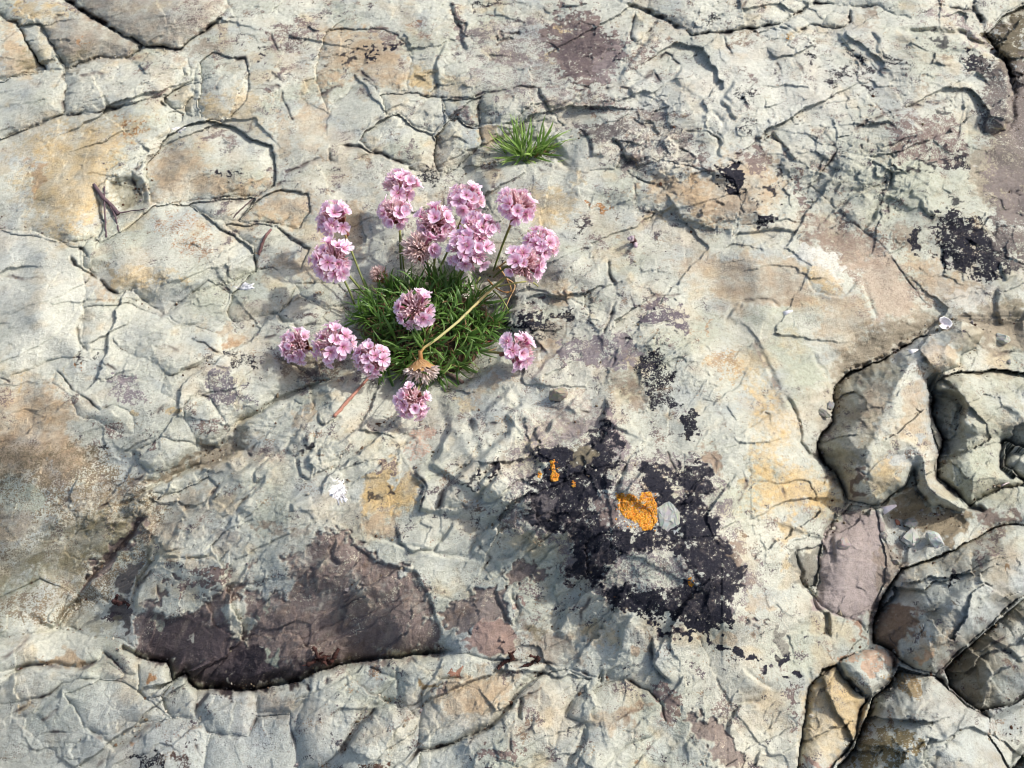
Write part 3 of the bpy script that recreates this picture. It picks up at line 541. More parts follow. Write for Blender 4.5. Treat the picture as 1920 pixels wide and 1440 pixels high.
for a in [(1400, 250, 260, 200, 1.2), (1250, 290, 110, 70, 1.5), (1700, 340, 160, 90, 1.5), (1420, 170, 130, 60, .7), (880, 880, 230, 130, .55), (880, 985, 170, 55, 1.35), (960, 920, 70, 60, 1.2), (480, 860, 120, 80, 1.0), (1180, 640, 180, 140, 1.25), (1100, 180, 200, 120, 1.2), (500, 950, 140, 160, 1.2),
          (1450, 560, 200, 110, .25), (1640, 600, 160, 110, .2), (1430, 900, 120, 120, .7), (100, 600, 200, 160, .3), (150, 330, 200, 110, .5), (370, 320, 130, 90, .5), (80, 880, 150, 70, .6), (120, 990, 170, 70, 1.1),
          (600, 1150, 200, 100, .6), (1640, 1080, 90, 120, .6), (1650, 800, 120, 160, .7), (1420, 1330, 140, 120, 1.2), (1000, 1150, 160, 100, 1.1), (300, 680, 160, 80, .8), (560, 790, 140, 60, 1.1), (220, 50, 120, 60, .4), (1780, 1110, 170, 120, .85), (1760, 1330, 150, 140, .8), (1580, 1330, 70, 90, .6), (1840, 800, 110, 120, .9), (1580, 1080, 70, 90, .5), (330, 470, 120, 70, .4), (100, 380, 160, 90, .35), (700, 900, 60, 50, .6)]:
    rug_blob(*a)
RUG *= (1 - 0.85 * SMOOTH)
OUT = np.maximum(np.maximum(-U, U - 1920), np.maximum(-V, V - 1440))
RUG *= 1 - .75 * sstep(60, 500, OUT)                # the grid is coarse out there
GRAIN = math.radians(-36)
wx = X + 8 * w1 + 7 * w5; wy = Y + 8 * w2 + 7 * w6
FC = np.zeros(U.shape, np.float32)
GATE = 0.35 + 0.9 * sstep(-.25, .3, fbm(X, Y, 260, 2, 45))
for scale, amp, lift, an, sd_ in ((190, 22, 3.5, 1.6, 41), (70, 9.5, 2.4, 1.7, 42), (30, 3.6, 1.2, 1.5, 43), (13, 1.5, .6, 1.3, 44)):
    r1, r2, r3, ox, oy, ed = worley(wx, wy, scale, sd_, GRAIN + (.0, .25, -.2, .4)[sd_ - 41], an)
    gt = RUG * (1.0 if scale > 100 else GATE)
    if scale > 100: gt = np.minimum(gt, .7)
    gt = gt * (1 + BMASK * (1.6 if scale >= 70 else .6))
    if scale == 30: gt = gt * (1 + 1.3 * np.clip(RUG - .9, 0, .5))
    H += gt * (amp * ((r1 - .5) * ox + (r2 - .5) * oy) * 1.9 + lift * (r3 - .5))
    if scale in (190, 70, 30):
        gate = sstep(0.05, 0.6, n_low2 + (r1 - .5) * 0.9 - (.15 if scale == 30 else 0))
        wd_ = {190: 1.7, 70: 1.4, 30: 1.2}[scale]
        hair = np.exp(-(ed * scale / wd_) ** 2) * gate
        H -= hair * {190: 2.2, 70: 1.5, 30: .9}[scale] * np.minimum(1.0, RUG + .2)
        VEIN = np.maximum(VEIN, hair * (.7 if scale > 100 else .3 if scale == 70 else .1))
    FC += (r3 - .5) * (0.6 if scale > 20 else 0.3)
    wx = wx + 1.0 * w3; wy = wy + 1.0 * w4
ca_, sa_ = math.cos(GRAIN), math.sin(GRAIN)
al_, ac_ = X * ca_ + Y * sa_, -X * sa_ + Y * ca_
calm = (1 - .75 * SMOOTH) * (.45 + .55 * sstep(60, 420, V))
H += calm * (27 * fbm(X, Y, 250, 2, 131, .4) + 17 * fbm(X, Y, 120, 2, 132, .45))
rdg = fbm(al_ / 2.4, ac_, 62, 3, 133, .5)
H += calm * np.minimum(RUG + .15, 1.1) * 3.5 * (1 - 2.4 * np.abs(rdg))
# bedding: thin layers that break off in steps along the grain, each step in short straight lengths
BED = .14 + .8 * np.exp(-(((U - 760) / 620) ** 2 + ((V - 1030) / 330) ** 2)) + .25 * np.exp(-(((U - 1330) / 330) ** 2 + ((V - 230) / 130) ** 2))
BED *= np.clip(.25 + 1.1 * sstep(-.3, .35, fbm(X, Y, 190, 2, 141)), 0, 1.2) * calm * np.clip(RUG * 1.3, 0, 1.2)
for P_, A_, L_, sd_ in ((64, 26, 120, 151), (27, 9, 58, 152), (12, 2.6, 30, 153)):
    ph_ = (ac_ + P_ * .75 * fbm(al_ / 2.0, ac_, P_ * 3, 2, sd_) * 2 + 4.5 * w3 + 7 * w5) / P_
    ly_ = np.floor(ph_).astype(np.int32); fr_ = ph_ - ly_
    h0_ = (ihash(ly_, np.full_like(ly_, 7), sd_) & np.uint32(1023)).astype(np.float32) / 1023
    sg_ = np.floor((al_ + 9 * w6 + 5 * w4) / L_ + h0_ * 9 + .3 * fr_).astype(np.int32)
    h1_ = (ihash(ly_, sg_, sd_ + 3) & np.uint32(1023)).astype(np.float32) / 1023
    H += BED * A_ * h1_ ** 1.6 * (1 - fr_) * sstep(0, .03, fr_)
    FC += (h1_ - .5) * .25 * np.minimum(BED, 1)
H += 24 * np.exp(-(((U - 1190) / 340) ** 2 + ((V - 960) / 240) ** 2))
H += (0.35 + 0.65 * RUG) * (3.4 * fbm(X, Y, 85, 4, 51, .42) + .85 * n_hi * GATE * (OUT < 120))
# joints and small pits
pit = sstep(0.42, 0.62, fbm(X, Y, 13, 2, 61)) * sstep(-.1, .3, n_low)
H -= 1.2 * pit * RUG * GATE

# ------------------------------------------------------------------ rock colour: stains, crusts and beds, with some shade painted in
def rgb(r, g, b):
    """sRGB 0-255 of the dry stone to linear reflectance"""
    f = lambda c: c / 255 / 12.92 if c / 255 <= 0.04045 else ((c / 255 + 0.055) / 1.055) ** 2.4
    return np.array([f(r), f(g), f(b)], np.float32)


PALE, CREAM, GREEN, BLUE, WHITE = rgb(181, 182, 168), rgb(187, 184, 167), rgb(157, 161, 142), rgb(153, 159, 157), rgb(198, 197, 186)
OCHRE, TAN, RUST, BROWN, PURPLE = rgb(186, 160, 112), rgb(168, 146, 116), rgb(152, 112, 72), rgb(128, 111, 94), rgb(118, 104, 98)
WET, BLACK, MAUVE, SAND, OLIVE = rgb(60, 52, 56), rgb(30, 30, 39), rgb(146, 134, 130), rgb(140, 129, 110), rgb(118, 110, 84)
C = np.empty(U.shape + (3,), np.float32)
C[:] = PALE
KC = np.full(U.shape + (3,), .1, np.float32)          # colour and amount of the speckled crusts that sit on the stone
KA = np.zeros(U.shape, np.float32)


def paint(sl, m, col, k=1.0):
    m = np.clip(m * k, 0, 1)[..., None]
    C[sl] = C[sl] * (1 - m) + col * m


ALL = (slice(None), slice(None))
paint(ALL, sstep(-.15, .45, n_low), CREAM, .6)
paint(ALL, sstep(-.05, .45, n_low2), GREEN, .6)
paint(ALL, sstep(.05, .5, fbm(X, Y, 90, 3, 71)), BLUE, .55)
paint(ALL, sstep(.12, .5, fbm(X, Y, 60, 4, 72)) * sstep(-.1, .4, n_low), TAN, .35)
C *= (1 + 0.13 * FC)[..., None]
paint(ALL, sstep(.06, .42, fbm(X, Y, 110, 4, 101, .55)), TAN, .30)
paint(ALL, sstep(.16, .42, fbm(X, Y, 90, 4, 104, .55)), OCHRE, .34)
ROUGH = np.full(U.shape, 0.86, np.float32)
m = np.exp(-(((U - 1420) / 330) ** 2 + ((V - 200) / 190) ** 2)); paint(ALL, m, WHITE, .5)
m = np.exp(-(((U - 60) / 170) ** 2 + ((V - 580) / 130) ** 2)); paint(ALL, m, WHITE, .35)
m = np.exp(-(((U - 300) / 520) ** 2 + ((V - 1390) / 120) ** 2)); paint(ALL, m, BLUE, .6)  # bluish shade of the bottom band painted into the colour
m = np.exp(-(((U - 1800) / 200) ** 2 + ((V - 1250) / 260) ** 2)); paint(ALL, m, BLUE, .5)
m = np.exp(-(((U - 1700) / 190) ** 2 + ((V - 340) / 90) ** 2)); paint(ALL, m, GREEN, .6)

REG = np.clip(.8 + 1.0 * n_low + .5 * n_low2, 0, 1)
for u_, v_, r_ in ((80, 590, 170), (300, 620, 130), (100, 130, 120), (120, 1330, 200), (1450, 560, 130)):
    REG = REG * (1 - .8 * np.exp(-(((U - u_) / r_) ** 2 + ((V - v_) / r_) ** 2)))
for u_, v_, r_ in ((1150, 640, 200), (1080, 180, 170), (430, 660, 110), (1300, 420, 140), (1650, 250, 200), (1300, 1250, 160), (1250, 800, 180)):
    REG = np.maximum(REG, .9 * np.exp(-(((U - u_) / r_) ** 2 + ((V - v_) / r_) ** 2)))
for sc_, lo_, hi_, cc_, kk_, sd_ in ((60, .05, .45, rgb(132, 118, 110), .9, 102), (40, .08, .42, rgb(96, 88, 90), .95, 103), (24, .16, .46, rgb(66, 62, 68), 1.0, 105), (34, .12, .45, rgb(150, 128, 100), .7, 106)):
    a_ = sstep(lo_, hi_, fbm(X, Y, sc_, 5, sd_, .66)) * kk_ * REG * .62
    w_ = (a_ / np.maximum(a_ + KA * (1 - a_), 1e-4))[..., None]
    KC = KC * (1 - w_) + cc_ * w_
    KA = 1 - (1 - KA) * (1 - a_)
MB_ = np.isin(LABEL, [i for i, q in enumerate(BLOCKS, 1) if q[0].split(':')[-1] in ('ridge', 'cleft', 'streaked', 'shaded', 'big', 'edge', 'corner', 'bottom')])
paint(ALL, MB_ * sstep(.0, .34, fbm(X, Y, 95, 4, 111, .55)), rgb(140, 125, 98), .5)
paint(ALL, MB_ * sstep(.1, .4, fbm(X, Y, 70, 4, 112, .55)), rgb(114, 106, 88), .5)
paint(ALL, MB_ * sstep(.05, .4, fbm(X, Y, 120, 4, 113, .5)), rgb(176, 182, 182), .6)
# stains and some painted shade: outline, colour, edge blur, how broken up (0 solid .. 1 speckled), strength
PAINT = [
    # top left
    (T('TL', '365,-100 430,42 690,190 830,258 1010,266 1150,170 1275,30 1275,-100'), BROWN, 8, .25, .62), (T('TL', '1000,20 1220,0 1240,110 1090,190 1010,100'), PURPLE, 14, .8, .5),
    (T('TL', '235,140 440,70 690,190 800,245 725,325 420,370 300,260'), BROWN, 8, .2, .6), (T('TL', '60,20 240,10 420,60 300,90 100,110'), OCHRE, 14, .4, .7), (T('TL', '460,205 495,215 480,250 455,240'), RUST, 4, .2, .7), (T('TL', '250,0 430,0 430,60 300,50'), PURPLE, 10, .5, .5),
    (T('TL', '0,100 100,140 180,280 250,400 100,440 0,450'), TAN, 16, .3, .75), (T('TL', '130,260 250,330 260,405 140,405 110,340'), OLIVE, 8, .5, .7), (T('TL', '360,300 560,300 520,345 400,380 350,390'), OLIVE, 6, .4, .5),
    (T('TL', '0,850 160,740 420,680 800,660 840,700 700,840 640,1000 580,1240 300,1340 160,1200 80,1000 200,880 60,900'), OCHRE, 30, .35, .75), (T('TL', '170,900 220,890 270,990 210,1090 170,1070'), RUST, 8, .35, .45), (T('TL', '690,720 810,670 830,700 700,790'), RUST, 14, .5, .5), (T('TL', '650,650 690,650 680,670 650,665'), RUST, 3, .1, .7),
    (T('TL', '860,880 1000,800 1130,830 1150,950 1300,1000 1500,1010 1500,1080 1100,1130 870,1130 830,1040'), TAN, 22, .3, .75), (T('TL', '1120,760 1240,740 1330,770 1200,800 1110,800'), PURPLE, 8, .8, .6),
    (T('TL', '1210,960 1270,970 1250,1010 1215,1000'), BLACK, 4, .5, .7), (T('TL', '1290,940 1330,950 1315,990 1285,985'), BLACK, 4, .5, .7), (T('TL', '1260,795 1295,800 1290,830 1262,820'), BLACK, 4, .4, .7), (T('TL', '1130,560 1260,540 1290,640 1240,690 1130,670'), OCHRE, 12, .3, .7), (T('TL', '1280,480 1440,500 1460,700 1480,800 1380,740 1300,680'), OCHRE, 20, .4, .5),
    (T('TL', '1540,560 1650,760 1660,860 1580,900 1530,800'), TAN, 16, .3, .6), (T('TL', '1660,640 1840,520 1830,780 1760,900 1680,820'), TAN, 18, .4, .6), (T('TL', '1500,170 1780,110 1800,220 1570,300 1530,260'), PURPLE, 14, .85, .75), (T('TL', '1440,280 1490,280 1480,320 1440,320'), BLACK, 4, .6, .7),
    (T('TL', '1530,420 1570,410 1580,450 1545,465'), BLACK, 4, .3, .85), (T('TL', '1790,345 1840,350 1835,395 1795,385'), BLACK, 4, .3, .85), (T('TL', '1580,380 1640,370 1630,420 1590,410'), PURPLE, 6, .6, .7), (T('TL', '1450,500 1500,500 1490,530 1455,525'), PURPLE, 5, .6, .7), (T('TL', '600,1010 740,980 830,1060 820,1150 740,1190 650,1170 610,1090'), OLIVE, 10, .5, .75),
    (T('TL', '820,1290 960,1200 1080,1200 1200,1340 1160,1420 980,1420 1000,1320'), RUST, 24, .75, .4), (T('TL', '1480,1110 1600,1060 1830,1110 1740,1190 1680,1300 1580,1240 1380,1240'), TAN, 14, .3, .7), (T('TL', '830,500 930,480 900,560 850,560'), PURPLE, 8, .8, .6), (T('TL', '960,300 1060,330 1060,400 980,400'), BROWN, 12, .7, .6), (T('TL', '1040,240 1210,250 1180,320 1080,310'), BROWN, 10, .5, .6),
    # top middle
    (T('TM', '-120,150 80,150 260,190 320,300 380,350 380,500 200,490 120,390 0,440 -120,520'), TAN, 22, .35, .8), (T('TM', '10,310 50,300 70,340 40,360 10,345'), BLACK, 4, .35, .9), (T('TM', '70,285 105,285 100,310 72,308'), BLACK, 3, .3, .9), (T('TM', '140,260 190,250 190,320 160,340 140,300'), BLACK, 6, .6, .85), (T('TM', '245,240 310,240 320,275 260,285'), BLACK, 6, .45, .9), (T('TM', '170,160 300,180 340,250 250,240'), PURPLE, 10, .8, .7), (T('TM', '0,210 20,215 15,240 0,240'), BLACK, 3, .3, .9),
    (T('TM', '385,340 520,400 535,500 450,525 385,470'), OCHRE, 12, .25, .7), (T('TM', '375,110 400,115 470,200 440,210'), RUST, 6, .6, .4), (T('TM', '600,20 680,60 700,230 720,290 660,180'), PURPLE, 6, .6, .7), (T('TM', '720,0 880,0 880,40 820,55 740,40'), BLACK, 10, .8, .75), (T('TM', '680,170 780,140 870,150 830,210 730,210'), BLACK, 12, .85, .7), (T('TM', '870,200 1000,180 990,210 880,235'), PURPLE, 6, .4, .75), (T('TM', '850,330 940,270 1060,290 1030,360 900,360'), PURPLE, 14, .8, .6),
    (T('TM', '1130,130 1300,30 1430,60 1465,150 1600,230 1570,330 1520,400 1430,490 1300,450 1200,400 1180,330 1110,250'), PURPLE, 16, .55, .92), (T('TM', '1260,160 1500,180 1560,300 1430,440 1290,420 1240,280'), rgb(84, 74, 76), 26, .75, .75), (T('TM', '1210,140 1280,150 1250,195 1205,185'), OCHRE, 8, .4, .8), (T('TM', '1140,280 1200,310 1180,350 1140,320'), OCHRE, 8, .5, .7), (T('TM', '1440,300 1600,240 1540,420 1400,480'), MAUVE, 18, .6, .6),
    (T('TM', '1340,720 1480,700 1600,700 1620,760 1480,790 1390,780'), BLACK, 14, .92, .85), (T('TM', '1360,500 1560,520 1640,600 1480,630 1330,620'), PURPLE, 20, .85, .6), (T('TM', '1450,580 1510,570 1520,600 1460,605'), PURPLE, 5, .2, .7), (T('TM', '650,610 720,620 700,690 620,680'), MAUVE, 10, .6, .6), (T('TM', '540,760 640,680 720,720 790,730 780,840 700,830 690,760 640,700 580,740'), BLUE, 8, .3, .9), (T('TM', '420,980 520,950 580,1020 480,1035'), BLACK, 10, .8, .7), (T('TM', '790,710 880,700 870,830 790,840'), TAN, 14, .4, .7),
    (T('TM', '1040,1060 1200,1040 1330,1110 1310,1220 1120,1290 1080,1200'), OCHRE, 22, .45, .8), (T('TM', '1370,1170 1500,1120 1560,1150 1400,1190'), RUST, 10, .55, .6), (T('TM', '1480,1070 1520,1070 1510,1110'), RUST, 6, .4, .6), (T('TM', '1310,980 1380,980 1370,1050 1310,1040'), OCHRE, 10, .5, .5), (T('TM', '1720,1010 1920,980 2100,1060 2000,1200 1840,1130 1660,1090'), TAN, 22, .35, .8), (T('TM', '1690,1190 1790,1180 1840,1230 1720,1240'), OCHRE, 12, .5, .6),
    (T('TM', '1300,1260 1380,1240 1400,1300 1320,1310'), BLACK, 14, .9, .7), (T('TM', '1400,1340 1560,1330 1540,1420 1420,1400'), PURPLE, 14, .92, .5), (T('TM', '-130,1150 130,1150 150,1340 120,1440 -60,1440 -120,1300'), TAN, 10, .35, .7), (T('TM', '1600,330 1760,180 1800,200 1700,360 1620,420'), PURPLE, 8, .6, .55),
    # top right
    (T('TR', '0,950 150,970 300,830 480,860 560,980 600,1100 440,1250 200,1290 90,1280 0,1150'), TAN, 24, .5, .8), (T('TR', '150,1100 330,1080 430,1150 380,1260 160,1250'), BROWN, 20, .6, .55), (T('TR', '175,975 230,950 300,900 350,990 350,1070 290,1100 230,1050 215,1010'), BLACK, 8, .5, .95), (T('TR', '330,830 450,860 490,920 420,960 340,900'), PURPLE, 10, .7, .8), (T('TR', '460,1040 510,1050 515,1110 470,1110'), BLACK, 5, .4, .95), (T('TR', '530,950 570,960 570,1020 540,1010'), BLACK, 5, .4, .9), (T('TR', '410,1125 435,1125 430,1148 410,1145'), BLACK, 3, .3, .9), (T('TR', '420,1220 500,1200 500,1280 440,1270'), BLACK, 8, .75, .8), (T('TR', '560,1110 580,1115 572,1155 558,1150'), BLACK, 3, .3, .8),
    (T('TR', '1410,190 1490,200 1520,260 1460,290 1415,250'), BLACK, 10, .35, .85), (T('TR', '1580,300 1700,340 1800,370 1810,430 1700,410 1600,380'), BLACK, 10, .5, .85), (T('TR', '1410,600 1490,600 1500,650 1430,655'), BLACK, 10, .35, .85), (T('TR', '1150,700 1300,640 1480,660 1560,760 1600,880 1450,930 1300,920 1180,830'), PURPLE, 22, .85, .85), (T('TR', '1270,910 1360,910 1450,930 1440,970 1290,950'), BLACK, 8, .4, .9), (T('TR', '1480,850 1620,920 1600,1000 1500,930'), BLACK, 14, .6, .8), (T('TR', '1210,620 1340,620 1330,690 1240,680'), BLUE, 14, .4, .7),
    (T('TR', '1400,1180 1560,1180 1700,1280 1800,1380 1900,1440 1880,1520 1700,1560 1480,1520 1420,1400 1460,1300'), BLACK, 12, .55, .95), (T('TR', '1500,1110 1540,1120 1530,1160 1500,1160'), BLACK, 5, .4, .9), (T('TR', '1150,1260 1340,1280 1350,1400 1240,1420'), BROWN, 14, .7, .8), (T('TR', '1270,1290 1340,1300 1330,1420 1290,1420'), BLACK, 8, .7, .8),
    (T('TR', '660,1240 800,1180 900,1240 1000,1290 1100,1400 1130,1480 900,1500 740,1340'), BROWN, 10, .4, .85), (T('TR', '820,1270 850,1260 850,1310 825,1310'), BLACK, 5, .4, .8), (T('TR', '860,1230 920,1250 920,1290 870,1280'), BLACK, 8, .6, .8), (T('TR', '640,950 690,1060 710,1190 690,1200 650,1060'), PURPLE, 4, .5, .7), (T('TR', '500,750 520,745 640,900 620,915'), rgb(98, 84, 82), 4, .3, .8),
    (T('TR', '1560,100 1700,280 1800,330 1620,250 1480,60 1290,110 1450,30'), MAUVE, 14, .5, .6), (T('TR', '1700,200 1930,60 1930,400 1800,420'), rgb(96, 88, 70), 20, .5, .9), (T('TR', '1830,450 1960,420 1960,900 1850,800'), MAUVE, 14, .3, .85), (T('TR', '1660,790 1850,800 1960,900 1960,1200 1800,1260 1640,1080 1580,940'), SAND, 20, .3, .75), (T('TR', '1700,900 1900,950 1960,1200 1800,1250'), MAUVE, 30, .6, .6),  # dark olive corner: the stone's own mottling plus shade painted in
    (T('TR', '1000,60 1100,50 1120,130 1010,140'), BROWN, 10, .4, .8), (T('TR', '580,180 600,180 590,240 575,235'), OCHRE, 3, .3, .9), (T('TR', '800,430 870,400 890,450 850,490'), BLACK, 10, .9, .85), (T('TR', '860,380 950,370 940,420 870,410'), BLACK, 10, .92, .8), (T('TR', '900,280 980,300 1090,380 1080,430 960,350'), BLACK, 12, .8, .75), (T('TR', '1010,470 1080,470 1090,550 1030,540'), BLACK, 12, .92, .8), (T('TR', '680,280 730,280 730,320 690,320'), BLACK, 8, .75, .7), (T('TR', '1130,310 1240,330 1260,400 1150,370'), BLACK, 14, .9, .75), (T('TR', '330,390 380,380 380,430 340,440'), PURPLE, 8, .85, .8), (T('TR', '290,510 390,500 390,560 320,560'), BLACK, 8, .88, .7), (T('TR', '340,700 400,700 400,750 350,750'), BLACK, 10, .9, .7), (T('TR', '120,90 180,90 180,130 130,130'), BLACK, 8, .85, .7), (T('TR', '250,200 420,180 400,240 270,260'), BROWN, 12, .85, .6), (T('TR', '600,200 740,190 740,240 620,250'), PURPLE, 10, .85, .6),
    (T('TR', '870,180 960,250 980,310 920,280 860,220'), GREEN, 8, .4, .8), (T('TR', '1300,430 1370,430 1400,560 1340,520'), BROWN, 12, .7, .6), (T('TR', '80,880 150,880 150,960 100,930'), PURPLE, 10, .7, .7), (T('TR', '1420,310 1520,360 1500,380 1420,340'), BROWN, 8, .6, .6),
    (Q('1840,120 1960,100 1960,520 1860,480'), rgb(112, 104, 98), 40, .5, .7), (Q('1500,400 1640,430 1760,560 1640,600 1520,500'), rgb(140, 124, 110), 30, .55, .6), (Q('860,60 1000,40 1060,200 900,180'), rgb(140, 131, 126), 36, .8, .5), (Q('1100,250 1240,200 1300,300 1180,330'), rgb(126, 118, 112), 30, .86, .6),
    # middle left
    (T('ML', '-60,740 120,730 300,730 400,800 420,920 400,980 480,1090 510,1190 380,1260 0,1270 -60,1200'), TAN, 18, .25, .95), (T('ML', '0,1000 380,1020 500,1190 300,1250 -60,1200'), BROWN, 40, .3, .5), (T('ML', '0,760 40,740 40,860 100,920 40,900'), PURPLE, 6, .7, .6), (T('ML', '1230,400 1320,390 1400,490 1320,530 1270,540'), TAN, 8, .3, .85), (T('ML', '1270,480 1370,480 1340,530 1275,540'), RUST, 6, .4, .5), (T('ML', '480,100 620,200 640,240 540,280 520,180'), TAN, 8, .5, .7), (T('ML', '600,50 780,60 980,60 1060,150 960,120 740,200 660,200 640,120'), OCHRE, 18, .65, .6),  # blurred brown on the lower end of the tan is a painted soft shadow
    (T('ML', '420,550 560,560 590,600 450,610'), BLACK, 8, .9, .75), (T('ML', '420,580 450,600 445,670 420,660'), RUST, 6, .5, .5), (T('ML', '1180,640 1290,640 1330,720 1260,800 1380,740 1420,780 1330,830 1200,820 1190,720'), rgb(110, 105, 108), 14, .85, .8), (T('ML', '1290,550 1420,560 1440,640 1300,620'), BLACK, 14, .93, .7), (T('ML', '1100,940 1240,900 1260,980 1130,1010'), PURPLE, 14, .88, .8), (T('ML', '620,690 720,680 820,800 680,820'), rgb(128, 120, 122), 16, .85, .7), (T('ML', '500,920 640,960 720,1000 620,990'), PURPLE, 8, .7, .6),
    (T('ML', '550,1040 620,1050 600,1100 560,1080'), BLACK, 8, .7, .8), (T('ML', '340,760 440,760 440,820 370,830'), PURPLE, 8, .85, .7), (T('ML', '820,1050 890,1050 890,1080 840,1080'), PURPLE, 6, .6, .8), (T('ML', '1590,1000 1330,1010 1390,1090 1250,1150 1000,1240 860,1290 760,1260 900,1220 1130,1110 1120,1020 1230,1060'), SAND, 10, .4, .85), (T('ML', '1640,880 1700,820 1790,900 1740,970 1640,960'), TAN, 12, .4, .7), (T('ML', '1700,1075 1760,1055 1790,1090 1740,1110 1705,1100'), BLACK, 4, .4, .95), (T('ML', '920,1360 1180,1240 1200,1290 1140,1400 960,1440'), TAN, 12, .4, .55),
    (T('ML', '200,1440 460,1280 800,1280 820,1340 560,1440'), BROWN, 30, .7, .55), (T('ML', '-20,1250 200,1260 300,1420 -20,1500'), GREEN, 30, .3, .6), (T('ML', '500,1080 560,1030 760,1100 740,1200 560,1160'), BLUE, 18, .4, .7), (T('ML', '280,1175 310,1175 350,1290 330,1310'), BLUE, 4, .2, .8), (T('ML', '930,890 990,870 1000,920 930,930'), OCHRE, 8, .5, .7), (T('ML', '730,880 800,870 800,910 740,910'), OCHRE, 8, .5, .7), (T('ML', '1560,560 1920,560 1900,700 1760,720 1600,660'), SAND, 20, .6, .45), (T('ML', '1680,640 1920,600 1900,680 1800,720'), rgb(80, 68, 60), 14, .9, .5), (T('ML', '1660,320 1770,310 1760,350 1680,350'), PURPLE, 6, .7, .6), (T('ML', '1500,0 1780,-60 1900,60 1700,140 1620,110'), TAN, 14, .5, .6),
    (T('ML', '100,650 130,650 130,665 105,665'), OCHRE, 3, .2, .8), (T('ML', '370,685 390,690 380,710'), OCHRE, 3, .2, .8), (T('ML', '105,710 135,715 125,750 105,740'), OCHRE, 3, .2, .8),
    (Q('-40,850 170,850 300,960 250,1060 120,1160 -40,1140'), rgb(126, 114, 92), 44, .7, .55),  # brown wash dims the lower left: painted shade over algae-covered rock
    # lower left
    (Q('20,980 90,965 110,1000 60,1030 10,1040'), BLUE, 12, .5, .7), (Q('130,1000 200,980 190,1020 150,1030'), BLUE, 8, .5, .7), (Q('30,930 60,915 90,930 70,955 30,960'), GREEN, 12, .5, .7), (Q('0,1075 60,1050 110,1060 60,1110 0,1120'), GREEN, 14, .5, .6),
    (T('BL', '-40,300 100,180 250,80 500,0 860,-20 850,0 700,200 560,330 450,460 330,410 220,370 0,480'), OLIVE, 26, .62, .85), (T('BL', '-40,-40 120,-40 220,60 60,190 -40,200'), BROWN, 24, .4, .7), (T('BL', '840,10 700,90 560,270 440,430 450,470 560,350 700,230 830,70'), PURPLE, 6, .3, .92), (T('BL', '760,270 800,290 770,400 730,480 630,440 640,390 740,290'), WET, 6, .25, .85), (T('BL', '630,480 690,470 720,560 730,660 690,690 650,640'), WET, 6, .2, .9), (T('BL', '560,540 620,530 680,560 640,600 570,600'), WET, 6, .5, .8), (T('BL', '270,680 440,560 560,560 680,600 620,680 440,690'), OLIVE, 12, .5, .6),
    (T('BL', '740,560 830,500 870,420 880,540 930,570 1110,540 1230,410 1310,400 1440,260 1380,400 1290,560 1290,650 1330,690 1420,660 1355,610 1380,560 1375,470 1430,440 1480,430 1500,480 1560,430 1620,470 1640,370 1560,300 1570,250 1650,240 1720,180 1760,120 1920,110 2030,170 2160,280 2340,320 2360,400 2470,450 2410,480 2440,560 2420,620 2490,700 2480,770 2240,800 1920,870 1600,970 1440,1010 1200,1000 1110,1010 1060,950 1040,900 960,960 940,840 800,830 760,780'), PURPLE, 15, .43, .97),
    (T('BL', '790,700 830,560 1000,560 1130,560 1280,640 1330,700 1430,680 1480,760 1600,840 1780,800 1920,780 1920,870 1600,970 1440,1010 1200,1000 1060,950 960,950 940,840 800,830'), WET, 24, .35, .85), (T('BL', '1050,920 1250,880 1400,700 1480,760 1500,900 1700,880 1700,950 1440,1010 1200,1000'), rgb(30, 26, 33), 20, .3, .85), (T('BL', '950,370 1000,350 1010,400 960,420'), PURPLE, 5, .4, .9), (T('BL', '1100,320 1250,290 1260,330 1140,370 1050,390'), PURPLE, 6, .5, .85), (T('BL', '890,440 930,420 920,520 880,500'), PURPLE, 5, .4, .85), (T('BL', '1000,440 1240,330 1330,320 1330,350 1200,390 1010,470'), PURPLE, 5, .55, .85),
    (T('BL', '1500,810 1590,770 1605,830 1560,870 1500,860'), GREEN, 3, .2, 1), (T('BL', '870,600 900,580 905,650 880,670 860,640'), GREEN, 3, .3, .9), (T('BL', '1430,480 1480,495 1470,505 1432,495'), GREEN, 2, .2, .9), (T('BL', '1500,470 1525,470 1515,560 1503,550'), GREEN, 2, .2, .9), (T('BL', '1040,710 1080,690 1070,730 1035,730'), CREAM, 3, .4, .8), (T('BL', '1420,580 1470,570 1460,620 1420,620'), GREEN, 6, .4, .7), (T('BL', '1180,905 1200,905 1195,920'), CREAM, 2, .2, .9), (T('BL', '1265,920 1285,915 1285,935'), CREAM, 2, .2, .9), (T('BL', '1305,905 1325,900 1320,915'), CREAM, 2, .2, .9), (T('BL', '1460,765 1490,770 1480,790'), CREAM, 3, .2, .9),
    (T('BL', '200,850 280,800 420,790 540,830 440,880 300,868'), TAN, 8, .3, .95), (T('BL', '580,775 640,820 715,920 690,920 620,840'), PURPLE, 4, .6, .8), (T('BL', '805,930 850,890 900,940 860,970 810,960'), RUST, 5, .25, .9), (T('BL', '640,790 665,790 665,810 645,810'), BLACK, 2, .2, .9), (T('BL', '750,1380 900,1360 920,1440 780,1430'), BLACK, 10, .8, .85), (T('BL', '980,1370 1080,1360 1080,1440 1000,1440'), rgb(70, 56, 52), 10, .8, .85), (T('BL', '1400,1080 1640,1020 1620,1180 1450,1180'), BROWN, 18, .6, .5), (T('BL', '80,1090 160,1060 170,1130 90,1140'), OCHRE, 14, .6, .5), (T('BL', '720,1260 770,1255 760,1290 725,1290'), RUST, 5, .4, .7), (T('BL', '1070,1180 1100,1190 1095,1230 1070,1220'), BROWN, 4, .5, .8),
